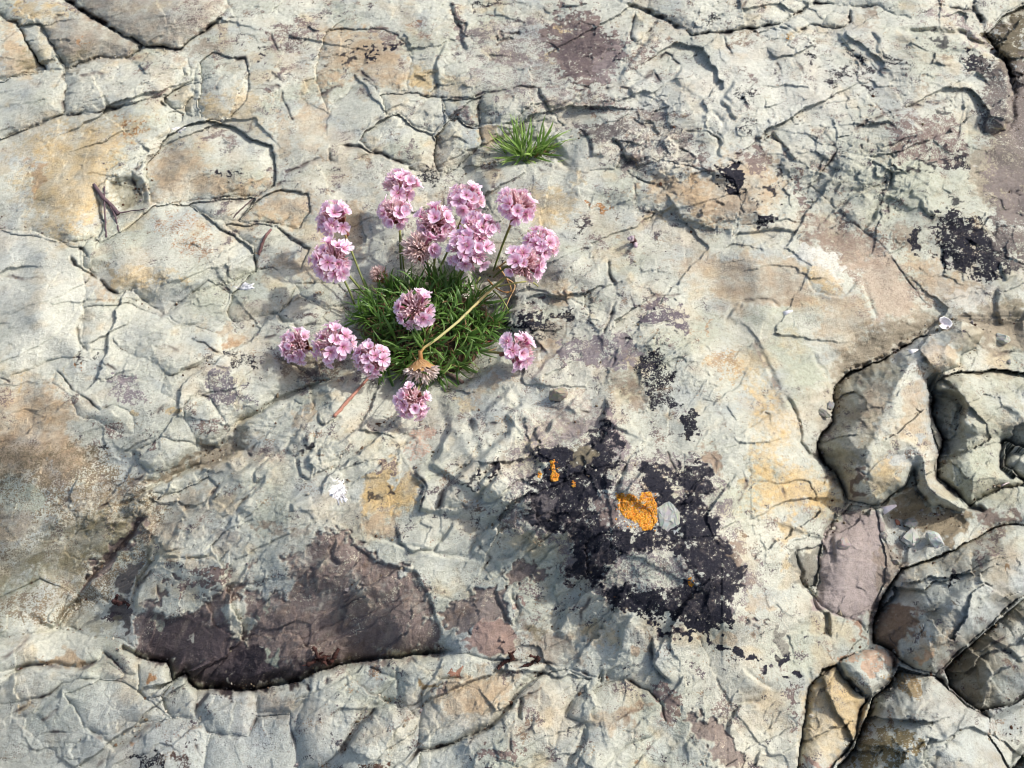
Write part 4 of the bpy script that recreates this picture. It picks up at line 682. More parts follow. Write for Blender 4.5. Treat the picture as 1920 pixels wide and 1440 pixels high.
    (T('BL', '1000,250 1180,230 1240,290 1100,320'), TAN, 14, .7, .5), (T('BL', '1390,60 1560,60 1760,80 1720,110 1560,120 1400,90'), BROWN, 10, .6, .7), (T('BL', '1160,120 1320,120 1400,180 1240,290 1190,220'), BROWN, 16, .65, .5),
    (T('BL', '1650,300 1920,130 2160,300 2400,420 2420,560 2100,560 1800,640 1640,520'), rgb(124, 108, 100), 20, .62, .85), (T('BL', '1900,560 2350,480 2480,680 2460,760 2000,800'), rgb(140, 126, 106), 26, .9, .6), (T('BL', '1980,640 2060,560 2300,600 2320,720 2100,740'), rgb(104, 97, 106), 22, .62, .5), (T('BL', '1560,620 1900,600 1880,800 1640,820'), rgb(112, 94, 88), 24, .6, .7), (T('BL', '1050,640 1700,820 1500,960 1100,900'), rgb(150, 138, 120), 16, .99, .45),
    (T('BL', '860,60 1040,20 1000,200 880,180'), BROWN, 16, .5, .6), (T('BL', '820,200 880,180 870,330 780,420'), OLIVE, 10, .4, .8),
    # bottom middle
    (T('BM', '535,600 570,570 640,540 750,490 760,430 860,400 920,420 935,520 960,630 870,590 800,640 750,660 720,720 680,690 640,620 580,640'), PURPLE, 5, .35, .85), (T('BM', '750,700 770,640 870,600 960,640 1000,700 1010,800 900,820 680,760 720,720'), rgb(138, 112, 102), 5, .3, .85), (T('BM', '960,300 1050,290 1150,310 1140,360 1000,420 900,420'), PURPLE, 4, .35, .9), (T('BM', '960,630 1000,590 1180,680 1260,720 1370,800 1360,850 1000,830 1030,720'), BROWN, 12, .5, .85), (T('BM', '1020,640 1120,650 1200,700 1080,740'), OLIVE, 12, .6, .7), (T('BM', '990,510 1050,505 1060,540 1000,540'), rgb(136, 112, 102), 4, .3, .9),
    (T('BM', '1240,360 1290,280 1340,160 1320,60 1400,60 1480,150 1500,300 1400,380 1300,420'), PURPLE, 8, .5, .85), (T('BM', '770,880 1000,890 950,1000 850,1130 700,1180 560,1150 540,1010 600,930'), TAN, 22, .45, .8), (T('BM', '580,880 700,870 700,920 600,920'), rgb(150, 110, 90), 10, .5, .7), (T('BM', '530,970 600,950 580,1020 540,1020'), PURPLE, 6, .4, .8), (T('BM', '430,970 550,940 460,1040'), rgb(120, 92, 40), 5, .3, .8), (T('BM', '900,910 960,900 920,960'), PURPLE, 8, .6, .7), (T('BM', '1010,1060 1140,960 1130,1040 1040,1090'), BROWN, 6, .4, .7),
    (T('BM', '1380,1160 1560,1080 1740,1090 1640,1180 1420,1230'), TAN, 14, .5, .75), (T('BM', '1520,1130 1740,1085 1720,1130 1580,1210'), BROWN, 10, .4, .75), (T('BM', '1340,640 1480,600 1560,680 1540,780 1440,780 1300,690'), OCHRE, 16, .55, .7), (T('BM', '1620,750 1690,740 1690,790 1630,790'), RUST, 8, .4, .5), (T('BM', '1140,540 1220,520 1180,580'), OCHRE, 10, .4, .6), (T('BM', '1720,990 1920,1000 1900,1120 1840,1160 1770,1060'), PURPLE, 8, .5, .8), (T('BM', '760,1350 880,1330 1050,1280 1040,1370 920,1390 760,1430'), PURPLE, 10, .65, .8), (T('BM', '100,1420 280,1400 270,1440 120,1460'), rgb(90, 70, 60), 8, .7, .8), (T('BM', '1760,640 1920,640 1900,720 1780,690'), PURPLE, 8, .6, .8), (T('BM', '160,0 400,0 320,60 320,160 200,150 100,80'), TAN, 12, .5, .75), (T('BM', '300,1200 520,1130 540,1200 400,1280 260,1330'), CREAM, 16, .4, .7),
    # middle
    (T('MM', '130,1440 170,1250 220,1160 270,1130 320,1170 400,1210 430,1300 390,1440'), OCHRE, 8, .35, .9), (T('MM', '190,1200 250,1140 310,1180 250,1220'), PURPLE, 8, .75, .75), (T('MM', '260,1220 350,1210 350,1260 290,1290'), PALE, 6, .4, .9), (T('MM', '270,1295 310,1290 315,1320 280,1325'), BLACK, 4, .3, .9), (T('MM', '190,1360 240,1360 230,1385 190,1380'), BLACK, 4, .4, .85),
    (T('MM', '1210,180 1300,160 1310,260 1240,280 1200,250'), TAN, 6, .3, .8), (T('MM', '930,400 1000,320 1080,310 1130,350 1270,320 1270,370 1140,420 1130,460 1060,460 1050,420 960,410'), BLACK, 8, .6, .9), (T('MM', '930,380 1280,340 1280,470 1130,560 980,500'), BROWN, 20, .7, .6), (T('MM', '1060,500 1180,450 1280,470 1160,600 1080,600'), TAN, 14, .5, .6),
    (T('MM', '1660,600 1790,540 1860,640 1830,740 1900,840 1780,830 1720,700'), BLACK, 20, .8, .85), (T('MM', '1510,640 1650,600 1680,700 1780,850 1700,890 1600,840 1520,720'), BROWN, 16, .6, .75), (T('MM', '1370,470 1470,460 1560,500 1480,540 1380,500'), BLACK, 10, .85, .7), (T('MM', '1660,250 1900,290 1920,420 1700,330'), rgb(96, 88, 94), 16, .84, .95), (T('MM', '1200,480 1600,440 1700,560 1500,620 1240,560'), rgb(128, 120, 120), 24, .80, .95), (T('MM', '1190,920 1380,900 1420,960 1300,1010 1190,1000'), BROWN, 12, .7, .7),
    (T('MM', '640,830 740,790 760,860 680,880'), OCHRE, 12, .65, .5), (T('MM', '700,760 820,660 950,660 900,720 760,820'), TAN, 16, .55, .7), (T('MM', '380,1000 440,990 420,1015 380,1015'), OLIVE, 4, .5, .8), (T('MM', '420,960 560,960 480,1100 360,1110'), rgb(186, 160, 140), 14, .6, .6), (T('MM', '660,1270 760,1270 770,1290 690,1300'), BLACK, 5, .4, .9), (T('MM', '850,1150 890,1160 800,1270 780,1270'), BLACK, 6, .5, .85), (T('MM', '880,1130 940,1110 950,1150 890,1180'), BROWN, 6, .5, .8), (T('MM', '1500,860 1560,960 1600,1100 1560,1150 1500,1000'), rgb(140, 126, 124), 14, .75, .7), (T('MM', '560,680 700,680 640,760 540,760'), OLIVE, 10, .6, .6),
    (Q('975,780 1110,740 1130,800 1050,830 1000,850'), rgb(160, 150, 140), 10, .7, .5),
    # the big black lichen and its pale windows
    (Q('960,850 1030,815 1110,790 1180,860 1300,860 1350,880 1360,960 1420,1080 1380,1150 1200,1130 1110,1110 1040,1010 950,980'), rgb(128, 120, 118), 20, .85, .65),
    (Q('1005,840 1045,830 1075,850 1100,845 1110,800 1135,788 1158,815 1160,870 1150,910 1125,930 1115,960 1150,985 1215,1000 1240,1012 1275,990 1290,940 1255,880 1290,870 1335,875 1340,920 1310,950 1345,960 1345,1000 1370,1020 1405,1070 1400,1110 1370,1130 1365,1180 1320,1195 1280,1160 1230,1165 1160,1145 1120,1105 1180,1100 1260,1105 1300,1090 1290,1050 1230,1035 1150,1030 1130,1090 1090,1105 1060,1080 1075,1040 1065,1000 1010,990 975,970 990,930 1010,890'), BLACK, 7, .5, .97),
    (Q('1226,935 1240,928 1290,930 1292,1000 1262,1022 1228,1008'), BLACK, 6, .45, .97), (Q('1205,875 1260,880 1265,925 1235,930 1200,905'), BLACK, 6, .5, .95), (Q('1065,840 1105,840 1110,865 1075,875'), rgb(120, 112, 92), 8, .8, .85), (Q('1120,935 1160,925 1155,990 1130,980'), PURPLE, 6, .5, .7), (Q('1305,1180 1340,1180 1330,1200'), BLACK, 5, .5, .9),
    (Q('1000,940 1035,925 1030,975 985,980'), rgb(110, 104, 104), 8, .8, .7), (Q('1235,1170 1300,1185 1290,1200 1240,1190'), BLACK, 5, .6, .9),
    # right
    (T('MR', '-100,20 0,0 70,0 640,0 700,100 760,260 600,310 480,240 260,320 180,250 90,180'), TAN, 18, .15, .7), (T('MR', '200,60 620,100 700,250 500,280 240,260'), BROWN, 50, .2, .35), (T('MR', '640,0 700,60 770,180 840,180 950,120 900,40 760,-60 600,-100'), WHITE, 6, .35, .9), (T('MR', '690,50 800,40 900,180 910,250 760,220 700,100'), OCHRE, 10, .5, .7), (T('MR', '740,140 820,170 800,210 750,210'), PALE, 4, .2, .9), (T('MR', '860,80 960,110 980,180 920,250 890,190'), PALE, 5, .4, .9),
    (T('MR', '780,280 1000,160 1050,300 1090,400 960,560 820,560 760,420'), TAN, 26, .35, .65), (T('MR', '1000,-40 1180,0 1290,180 1340,330 1100,380 1050,250 1020,120 900,40'), rgb(170, 152, 132), 18, .3, .75), (T('MR', '1200,0 1440,0 1500,120 1720,150 1760,220 1480,300 1380,250'), TAN, 24, .4, .7), (T('MR', '1100,380 1400,330 1600,360 1300,460 1080,590 860,690 820,650 960,520'), SAND, 16, .35, .85), (T('MR', '1500,330 1920,230 1960,540 1700,520 1660,420'), SAND, 20, .35, .85), (T('MR', '1450,210 1740,170 1700,280 1500,310'), WHITE, 20, .4, .5),
    (T('MR', '330,260 560,300 660,400 760,560 830,740 640,740 500,560 400,400'), GREEN, 14, .35, .65), (T('MR', '520,420 640,400 700,560 600,560'), OCHRE, 24, .6, .3), (T('MR', '300,600 430,640 560,860 640,980 560,1180 720,1160 880,1300 860,1440 340,1440 360,1200 420,1000 360,850 340,700'), OCHRE, 44, .55, .8), (T('MR', '200,1000 300,980 380,1040 380,1150 300,1300 200,1240 230,1100'), PALE, 6, .3, .9), (T('MR', '60,1090 200,1060 240,1140 220,1220 100,1160'), rgb(140, 118, 98), 8, .4, .8), (T('MR', '100,560 320,560 350,650 300,700 100,620'), rgb(176, 150, 110), 12, .75, .5),
    (T('MR', '0,900 60,880 80,1020 40,1060 0,1000'), BLACK, 8, .7, .8), (T('MR', '140,360 160,370 165,460 145,450'), RUST, 5, .4, .7), (T('MR', '940,660 1110,600 1240,520 1360,460 1200,720 1170,900 1040,1080 1000,1200 930,1320 880,1280 770,1120 760,1040 850,920 860,740'), OLIVE, 20, .35, .55), (T('MR', '1020,680 1160,690 1180,780 1150,900 1000,940 940,880'), BROWN, 30, .4, .7), (T('MR', '1400,490 1560,490 1560,610 1380,640 1330,560'), TAN, 16, .3, .8), (T('MR', '1240,720 1380,700 1390,960 1380,1050 1230,1000 1180,880'), TAN, 14, .3, .7), (T('MR', '1180,740 1240,740 1200,900 1100,1060 1040,1090 1150,900'), PALE, 10, .4, .8), (T('MR', '1310,1005 1370,1010 1375,1040 1320,1040'), BLUE, 3, .1, .9),  # olive and brown left of the ridge: stone colour plus painted shade
    (T('MR', '980,1180 1040,1190 1040,1260 980,1340 920,1340 960,1270'), rgb(92, 76, 68), 8, .35, .85), (T('MR', '1080,1160 1240,1180 1230,1290 1130,1370 1040,1340'), OCHRE, 20, .5, .55), (T('MR', '1340,570 1365,570 1368,600 1340,600'), rgb(110, 112, 106), 3, .1, .8), (T('MR', '1230,1300 1320,1280 1440,1440 1180,1500'), rgb(120, 102, 72), 16, .4, .8), (T('MR', '1340,1190 1420,1180 1560,1400 1460,1390'), TAN, 14, .4, .6), (T('MR', '1410,740 1540,770 1590,850 1570,1000 1480,1000 1410,900'), OLIVE, 12, .4, .4), (T('MR', '1740,900 1920,940 1920,1010 1780,960'), TAN, 12, .5, .6), (T('MR', '1760,20 1930,60 1930,340 1800,360 1780,180'), OLIVE, 24, .5, .5),  # olive in the cleft hollow and at the far right is painted shade
    (T('MR', '1370,700 1960,640 1960,1440 1400,1440'), GREEN, 20, .3, .45),
    (T('BR', '840,60 900,0 1090,0 1110,150 1150,250 1140,400 1060,600 980,620 830,560 740,480 770,270 800,150'), MAUVE, 8, .25, .9), (T('BR', '650,212 780,182 772,300 735,420 690,430 642,340'), rgb(112, 110, 100), 6, .3, .8), (T('BR', '1110,150 1240,200 1240,310 1150,420 1080,560 1060,620 1080,500'), rgb(128, 116, 104), 12, .4, .8), (T('BR', '1230,312 1500,240 1760,82 1860,60 1720,180 1600,240 1450,300 1240,400'), OCHRE, 18, .4, .55), (T('BR', '1600,180 1840,70 1820,110 1650,240'), PURPLE, 10, .5, .6), (T('BR', '1170,520 1300,520 1440,550 1320,580 1280,700 1190,800 1080,730 1080,600'), rgb(112, 86, 66), 18, .4, .85), (T('BR', '1080,560 1180,560 1200,800 1070,730'), BROWN, 16, .4, .7), (T('BR', '1260,700 1420,700 1560,640 1500,760 1320,840'), TAN, 18, .5, .6), (T('BR', '1500,330 1520,350 1490,410 1470,400'), BLACK, 4, .5, .7), (T('BR', '1520,515 1570,525 1560,540 1520,530'), rgb(70, 60, 50), 2, .2, .9), (T('BR', '1800,310 1840,310 1840,340 1800,340'), rgb(120, 92, 60), 5, .3, .8), (T('BR', '1640,300 1760,200 1780,230 1680,320'), PURPLE, 8, .5, .6), (T('BR', '1320,780 1400,780 1380,840 1310,830'), rgb(178, 146, 116), 5, .4, .8),
    (T('BR', '780,882 870,862 922,932 1060,1032 1000,1110 980,1250 860,1400 700,1440 658,1300 700,1000'), OCHRE, 14, .3, .7), (T('BR', '900,830 1030,780 1140,772 1185,820 1120,900 960,860'), rgb(176, 152, 130), 10, .6, .8), (T('BR', '920,620 960,600 1000,700 1060,750 1000,740'), rgb(140, 112, 92), 4, .3, .9), (T('BR', '690,1420 840,1390 840,1440 690,1460'), rgb(140, 108, 96), 6, .4, .8), (T('BR', '1000,1200 1320,1240 1280,1400 900,1460 960,1330'), rgb(120, 108, 78), 24, .55, .75), (T('BR', '1170,900 1320,940 1340,1050 1180,1010'), rgb(146, 128, 96), 14, .5, .7), (T('BR', '1400,1050 1560,1020 1740,1200 1800,1440 1400,1440'), BLUE, 30, .35, .5), (T('BR', '500,60 650,40 660,130 540,180 510,120'), OCHRE, 14, .4, .75), (T('BR', '520,220 620,260 640,340 560,330'), OCHRE, 10, .4, .6), (T('BR', '1140,30 1280,20 1240,120 1140,100'), WHITE, 14, .4, .5), (T('BR', '1320,0 1620,0 1600,110 1480,180 1330,100'), rgb(128, 108, 76), 14, .4, .75), (T('BR', '1640,0 1900,0 1890,40 1700,90'), rgb(104, 84, 76), 8, .4, .8), (T('BR', '1240,130 1340,100 1470,160 1400,240 1260,220'), WHITE, 10, .3, .6),
    (T('BR', '-40,-20 180,-20 190,20 100,60 90,130 220,180 270,200 330,330 330,450 250,560 220,640 200,700 120,700 60,640 -40,560'), BLACK, 6, .45, .0),
    (T('BR', '500,650 560,680 600,780 625,850 560,820 510,720'), BLACK, 5, .5, .95), (T('BR', '190,760 260,735 330,760 330,805 220,790'), BLACK, 5, .5, .95), (T('BR', '560,890 630,890 630,935 590,930'), BLACK, 5, .5, .95), (T('BR', '420,860 480,860 480,910 430,900'), BLACK, 5, .55, .9), (T('BR', '440,690 490,685 480,715 445,712'), BLACK, 4, .4, .9), (T('BR', '350,620 385,620 380,670 355,650'), BLACK, 4, .5, .9), (T('BR', '410,625 460,630 450,650 415,645'), PURPLE, 4, .4, .9), (T('BR', '480,800 540,800 600,840 520,840'), BLACK, 5, .6, .9), (T('BR', '330,810 400,830 390,850 340,840'), BLACK, 4, .6, .9), (T('BR', '20,780 80,780 80,815 30,815'), BROWN, 6, .5, .9), (T('BR', '170,700 320,690 330,740 200,740'), TAN, 12, .7, .6),
    (T('BR', '0,1150 80,1130 200,1200 280,1240 350,1340 350,1440 250,1440 150,1350 60,1200'), PURPLE, 6, .35, .85), (T('BR', '20,1130 140,1180 150,1290 60,1210'), rgb(150, 118, 90), 8, .5, .6), (T('BR', '610,1000 650,1020 640,1200 610,1250'), PURPLE, 10, .8, .7), (T('BR', '230,240 320,170 400,260 350,300 270,260'), rgb(146, 130, 112), 16, .75, .7), (T('BR', '380,460 500,480 480,560 380,560'), TAN, 16, .7, .6), (T('BR', '330,700 500,780 640,700 660,560 500,420 560,640 400,620'), CREAM, 20, .5, .4),
]
PM = np.zeros(U.shape, np.float32)
sp1 = fbm(X, Y, 7, 3, 81, .75); sp2 = fbm(X, Y, 20, 4, 82, .65)
for pts, col, edge, brk, k in PAINT:
    if k <= 0: continue
    ext = min(max(q[0] for q in pts) - min(q[0] for q in pts), max(q[1] for q in pts) - min(q[1] for q in pts))
    edge = min(edge, max(2.0, ext * .13))
    warm = brk < .72 and (col is OLIVE or col is OCHRE or col is TAN or col is BROWN or col is GREEN or col is BLUE)
    e2 = edge * (2.0 if warm else 1.0)
    sl, sd = poly_sd(pts, e2 * 2 + 30, SU, SV)
    base = np.clip(sd / (e2 * 1.6) + 0.5, 0, 1)
    nz = 0.5 + 0.55 * sp2[sl] + 0.45 * sp1[sl]
    if brk >= .44 and not warm:
        rag = sstep(.30, .72, np.clip(sd / (edge * 4.0) + .50, 0, 1) + 1.5 * (nz - .5) + .5 * n_mid[sl])
        dens = sstep(0, .4, base) * (rag if brk < .7 else 1) * np.clip(1.36 + (.35 if col is BLACK and ext < 60 and brk < .8 else 0) - .86 * brk + 1.5 * (nz - .5) + .5 * n_mid[sl], 0, 1.1) * k
        a_ = np.clip(dens, 0, 1)
        w_ = (a_ / np.maximum(a_ + KA[sl] * (1 - a_), 1e-4))[..., None]
        KC[sl] = KC[sl] * (1 - w_) + np.asarray(col) * w_
        KA[sl] = 1 - (1 - KA[sl]) * (1 - a_)
        continue
    m = sstep(0.5 - 0.28 + .1 * brk, 0.5 + 0.28 - .1 * brk, base * (1 - 0.42 * brk) + (nz - 0.5) * (0.35 + 1.1 * brk) * (base > 0))
    if warm:                                     # rusty staining and painted shade fade in and out
        m = m * np.clip(.80 + .6 * n_low2[sl] + .8 * n_mid[sl], .15, 1.1)
    m = m * sstep(0, 0.12, base)
    if brk == .43:
        m = m * np.clip(1.0 + 1.3 * n_mid[sl] + .5 * n_low2[sl] + sstep(1130, 1210, V[sl]), .35, 1)
    paint(sl, m * k, np.asarray(col))
    KA[sl] *= 1 - .7 * m * k
    if col is PURPLE:
        PM[sl] = np.maximum(PM[sl], m)
    if col is PURPLE:                            # the pale skin of the rock stands proud where it has flaked off the dark stone
        H[sl] -= 3.2 * sstep(.2, .8, m)
    if col is WET:
        ROUGH[sl] = ROUGH[sl] * (1 - m) + 0.42 * m
sx, sy = X + .25 * Y + 14 * w1, Y + 20 * w2
stk = fbm(sx / 1.0, sy / 5.0, 13, 4, 121, .6); stk2 = fbm(X, Y, 55, 4, 122, .6)
dk_ = 1 - np.exp(-(((U - 430) / 190) ** 2 + ((V - 1235) / 95) ** 2))
paint(ALL, PM * dk_ * sstep(-.05, .4, stk + .4 * stk2), rgb(140, 126, 114), .75)
paint(ALL, PM * sstep(.05, .45, -stk + .3 * stk2), rgb(86, 75, 75), .45)
paint(ALL, PM * dk_ * sstep(.15, .5, stk2), rgb(128, 108, 92), .7)
a_ = PM * dk_ * sstep(.0, .5, n_mid + .6 * stk) * .42
KC = np.where((a_ > .02)[..., None], rgb(186, 178, 158), KC); KA = np.maximum(KA * (1 - PM), a_)
# pale scuffs, dark pepper and brown veins along the joints
vm = VEIN * sstep(-.25, .35, n_mid + .5 * n_low)
paint(ALL, np.clip(vm, 0, 1), rgb(92, 80, 76), .75)
lum = C.mean(axis=2)
paint(ALL, sstep(.40, .62, fbm(X, Y, 5, 2, 91, .8)) * sstep(-.15, .3, n_low2 + .3 * n_mid) * (lum > .2), rgb(112, 104, 100), .55)
paint(ALL, sstep(.45, .65, fbm(X, Y, 8, 3, 92, .8)) * (lum < .2), rgb(170, 158, 136), .35)
paint(ALL, sstep(.30, .6, fbm(X, Y, 28, 4, 93, .7)) * RUG * (lum > .2), WHITE, .4)
C *= (1 + 0.06 * n_hi + 0.09 * n_mid)[..., None]
np.clip(C, 0.008, 0.85, out=C)

# ------------------------------------------------------------------ materials
def new_mat(name, rough=0.8):
    m = bpy.data.materials.new(name)
    m.use_nodes = True
    nt = m.node_tree
    b = nt.nodes['Principled BSDF']
    b.inputs['Roughness'].default_value = rough
    b.inputs['Specular IOR Level'].default_value = 0.3
    return m, nt, b


def noise_node(nt, scale, detail=4, rough=.6, coord='Object'):
    tc = nt.nodes.new('ShaderNodeTexCoord')
    n = nt.nodes.new('ShaderNodeTexNoise')
    n.inputs['Scale'].default_value = scale
    n.inputs['Detail'].default_value = detail
    n.inputs['Roughness'].default_value = rough
    nt.links.new(tc.outputs[coord], n.inputs['Vector'])
    return n


def ramp_node(nt, src, stops):
    r = nt.nodes.new('ShaderNodeValToRGB')
    e = r.color_ramp.elements
    e[0].position, e[0].color = stops[0][0], (*stops[0][1], 1)
    e[1].position, e[1].color = stops[-1][0], (*stops[-1][1], 1)
    for p, c in stops[1:-1]:
        x = e.new(p); x.color = (*c, 1)
    nt.links.new(src, r.inputs[0])
    return r


def mixrgb(nt, mode, fac, a, b):
    m = nt.nodes.new('ShaderNodeMix')
    m.data_type = 'RGBA'; m.blend_type = mode
    m.inputs[0].default_value = fac
    nt.links.new(a, m.inputs[6]); nt.links.new(b, m.inputs[7])
    return m.outputs[2]


rock_mat, nt, b = new_mat('weathered_rock')
at = nt.nodes.new('ShaderNodeAttribute'); at.attribute_name = 'stone_colour'
g1 = noise_node(nt, 1500, 3, .7)
r1_ = ramp_node(nt, g1.outputs[0], [(.30, (.66, .64, .62)), (.5, (1, 1, 1)), (.72, (1.22, 1.22, 1.2))])
g2 = noise_node(nt, 420, 4, .65)
r2_ = ramp_node(nt, g2.outputs[0], [(.32, (.80, .79, .77)), (.5, (1, 1, 1)), (.7, (1.12, 1.12, 1.13))])
c1 = mixrgb(nt, 'MULTIPLY', .55, at.outputs['Color'], r1_.outputs[0])
c2 = mixrgb(nt, 'MULTIPLY', .9, c1, r2_.outputs[0])
ak = nt.nodes.new('ShaderNodeAttribute'); ak.attribute_name = 'crust_colour'
g3 = noise_node(nt, 1050, 5, .72)
st3 = nt.nodes.new('ShaderNodeMapRange'); st3.inputs[1].default_value = .33; st3.inputs[2].default_value = .67; st3.clamp = True
nt.links.new(g3.outputs[0], st3.inputs[0])
ad3 = nt.nodes.new('ShaderNodeMath'); ad3.operation = 'ADD'
nt.links.new(st3.outputs[0], ad3.inputs[0]); nt.links.new(ak.outputs['Alpha'], ad3.inputs[1])
mr3 = nt.nodes.new('ShaderNodeMapRange'); mr3.inputs[1].default_value = .90; mr3.inputs[2].default_value = 1.08; mr3.clamp = True
nt.links.new(ad3.outputs[0], mr3.inputs[0])
mk = nt.nodes.new('ShaderNodeMix'); mk.data_type = 'RGBA'
kc = mixrgb(nt, 'MULTIPLY', .8, ak.outputs['Color'], r2_.outputs[0])
nt.links.new(mr3.outputs[0], mk.inputs[0]); nt.links.new(c2, mk.inputs[6]); nt.links.new(kc, mk.inputs[7])
nt.links.new(mk.outputs[2], b.inputs['Base Color'])
nt.links.new(at.outputs['Alpha'], b.inputs['Roughness'])
bp = nt.nodes.new('ShaderNodeBump'); bp.inputs['Strength'].default_value = .75; bp.inputs['Distance'].default_value = .0009
mx = nt.nodes.new('ShaderNodeMath'); mx.operation = 'ADD'
nt.links.new(g1.outputs[0], mx.inputs[0]); nt.links.new(g2.outputs[0], mx.inputs[1])
nt.links.new(mx.outputs[0], bp.inputs['Height'])
nt.links.new(bp.outputs[0], b.inputs['Normal'])
b.inputs['Specular IOR Level'].default_value = .22

# ------------------------------------------------------------------ rock meshes
px, py, pz = ground_point(U, V, H * S)
PX = np.stack([px, py, pz], -1).astype(np.float32).reshape(-1, 3)
RGBA = np.concatenate([C, ROUGH[..., None], KC, np.clip(KA, 0, 1)[..., None]], -1).reshape(-1, 8).astype(np.float32)
FL = LABEL[:-1, :-1].copy()


def mesh_from_arrays(name, verts, quads, rgba, mat, smooth=True):
    me = bpy.data.meshes.new(name)
    me.vertices.add(len(verts)); me.vertices.foreach_set('co', verts.ravel())
    n = len(quads)
    me.loops.add(n * 4); me.loops.foreach_set('vertex_index', quads.ravel().astype(np.int32))
    me.polygons.add(n)
    me.polygons.foreach_set('loop_start', np.arange(0, n * 4, 4, dtype=np.int32))
    me.polygons.foreach_set('use_smooth', np.full(n, smooth))
    ca = me.color_attributes.new('stone_colour', 'FLOAT_COLOR', 'POINT')
    ca.data.foreach_set('color', np.ascontiguousarray(rgba[:, :4]).ravel())
    ck = me.color_attributes.new('crust_colour', 'FLOAT_COLOR', 'POINT')
    ck.data.foreach_set('color', np.ascontiguousarray(rgba[:, 4:]).ravel())
    me.materials.append(mat)
    me.update()
    return me


II = np.arange(NV * NU, dtype=np.int32).reshape(NV, NU)
QUADS = np.stack([II[1:, :-1], II[1:, 1:], II[:-1, 1:], II[:-1, :-1]], -1)


def rock_piece(k, skirt=0.0):
    q = QUADS[FL == k]
    if len(q) == 0:
        return None
    if skirt:
        e = np.concatenate([q[:, [0, 1]], q[:, [1, 2]], q[:, [2, 3]], q[:, [3, 0]]])
        key = np.sort(e, axis=1).astype(np.int64); key = key[:, 0] * (NU * NV) + key[:, 1]
        _, inv, cnt = np.unique(key, return_inverse=True, return_counts=True)
        be = e[cnt[inv] == 1]
    vid, inv = np.unique(q, return_inverse=True)
    verts = PX[vid]; rgba = RGBA[vid]; quads = inv.reshape(q.shape)
    if skirt:
        look = {int(v): i for i, v in enumerate(vid)}
        bv = np.unique(be)
        low = {int(v): len(verts) + i for i, v in enumerate(bv)}
        dv = PX[bv].copy(); dv[:, 2] -= skirt
        verts = np.concatenate([verts, dv]); rgba = np.concatenate([rgba, RGBA[bv]])
        sk = np.array([(look[int(a)], low[int(a)], low[int(c)], look[int(c)]) for a, c in be], np.int32)
        quads = np.concatenate([quads, sk])
    return verts, quads, rgba


vs, qs, cs = rock_piece(0)
ground = bpy.data.objects.new('rock_ground', mesh_from_arrays('rock_ground', vs, qs, cs, rock_mat))
ground['kind'] = 'structure'
COL.objects.link(ground)


def tag(o, label, cat, group=None, kind=None):
    o['label'] = label; o['category'] = cat
    if group: o['group'] = group
    if kind: o['kind'] = kind
    return o


BOULDER_LABEL = {
    'brown': 'pale orange boulder wedged in the top left corner behind the tan slab',
    'wedge': 'greyish brown wedge of rock lying under the big brown slab at the top',
    'slab': 'big smooth greyish brown slab with a black gap under its edge',
    'corner': 'dark mottled olive boulder at the upper right edge of the ledge',
    'ridge': 'ridged tan and grey boulder below the small white shell',
    'cleft': 'greenish grey boulder with a dark hollow in its side',
    'edge': 'small shaded rock poking in at the edge under the cleft boulder',
    'streaked': 'rounded grey boulder streaked with rust and brown above the wedged chunk',
    'shaded': 'bluish grey boulder split by a thin crack in deep shade',
    'chunk': 'small square tan chunk of rock wedged between the big stones',
    'ochre': 'ochre yellow boulder below the wedged square chunk',
    'big': 'large pale bluish boulder at the bottom beside the ochre one',
    'bottom': 'small dark rock in the bottom right corner',
}
for k, blk in enumerate(BLOCKS, start=1):
    nm = blk[0].split(':')
    is_b = nm[0] == 'boulder'
    res = rock_piece(k, 0.02 if is_b else 0.0)
    if res is None:
        continue
    vs, qs, cs = res
    if is_b:
        base = vs.mean(axis=0); base[2] = vs[:, 2].min()
        o = bpy.data.objects.new('boulder', mesh_from_arrays('boulder', vs - base, qs, cs, rock_mat))
        o.location = [float(c) for c in base]
        tag(o, BOULDER_LABEL[nm[1]], 'boulder', 'loose boulders around the ledge')
    else:
        o = bpy.data.objects.new(nm[0], mesh_from_arrays(nm[0], vs, qs, cs, rock_mat))
        o.parent = ground
    COL.objects.link(o)


gv = [(-30, -30), (30, -30), (30, 30), (-30, 30)]
me = bpy.data.meshes.new('ground')
me.from_pydata([(x, y, -.09) for x, y in gv], [], [(0, 1, 2, 3)])
for nm_, cc_ in (('stone_colour', (*[float(c) for c in PALE], .86)), ('crust_colour', (.1, .1, .1, 0))):
    ca = me.color_attributes.new(nm_, 'FLOAT_COLOR', 'POINT')
    ca.data.foreach_set('color', np.tile(np.array(cc_, np.float32), 4))
me.materials.append(rock_mat)
far = bpy.data.objects.new('ground', me)
far['kind'] = 'structure'
COL.objects.link(far)


def Hat(u, v):
    i = int(np.clip(np.searchsorted(ug, u), 1, NU - 1)); j = int(np.clip(np.searchsorted(vg, v), 1, NV - 1))
    return float(H[j, i]) * S


def on_rock(u, v, up=0.0):
    """point on the rock surface seen at pixel (u, v), lifted by up metres"""
    p = P3(u, v, Hat(u, v))
    p.z += up
    return p


# height of the rock below any plan position, found from the finished mesh
from mathutils.bvhtree import BVHTree
_st = 4
_sub = PX.reshape(NV, NU, 3)[::_st, ::_st]
_ny, _nx = _sub.shape[:2]
_jj = np.arange(_ny * _nx).reshape(_ny, _nx)
_q = np.stack([_jj[1:, :-1], _jj[1:, 1:], _jj[:-1, 1:], _jj[:-1, :-1]], -1).reshape(-1, 4)
BVH = BVHTree.FromPolygons([tuple(map(float, p)) for p in _sub.reshape(-1, 3)], _q.tolist())


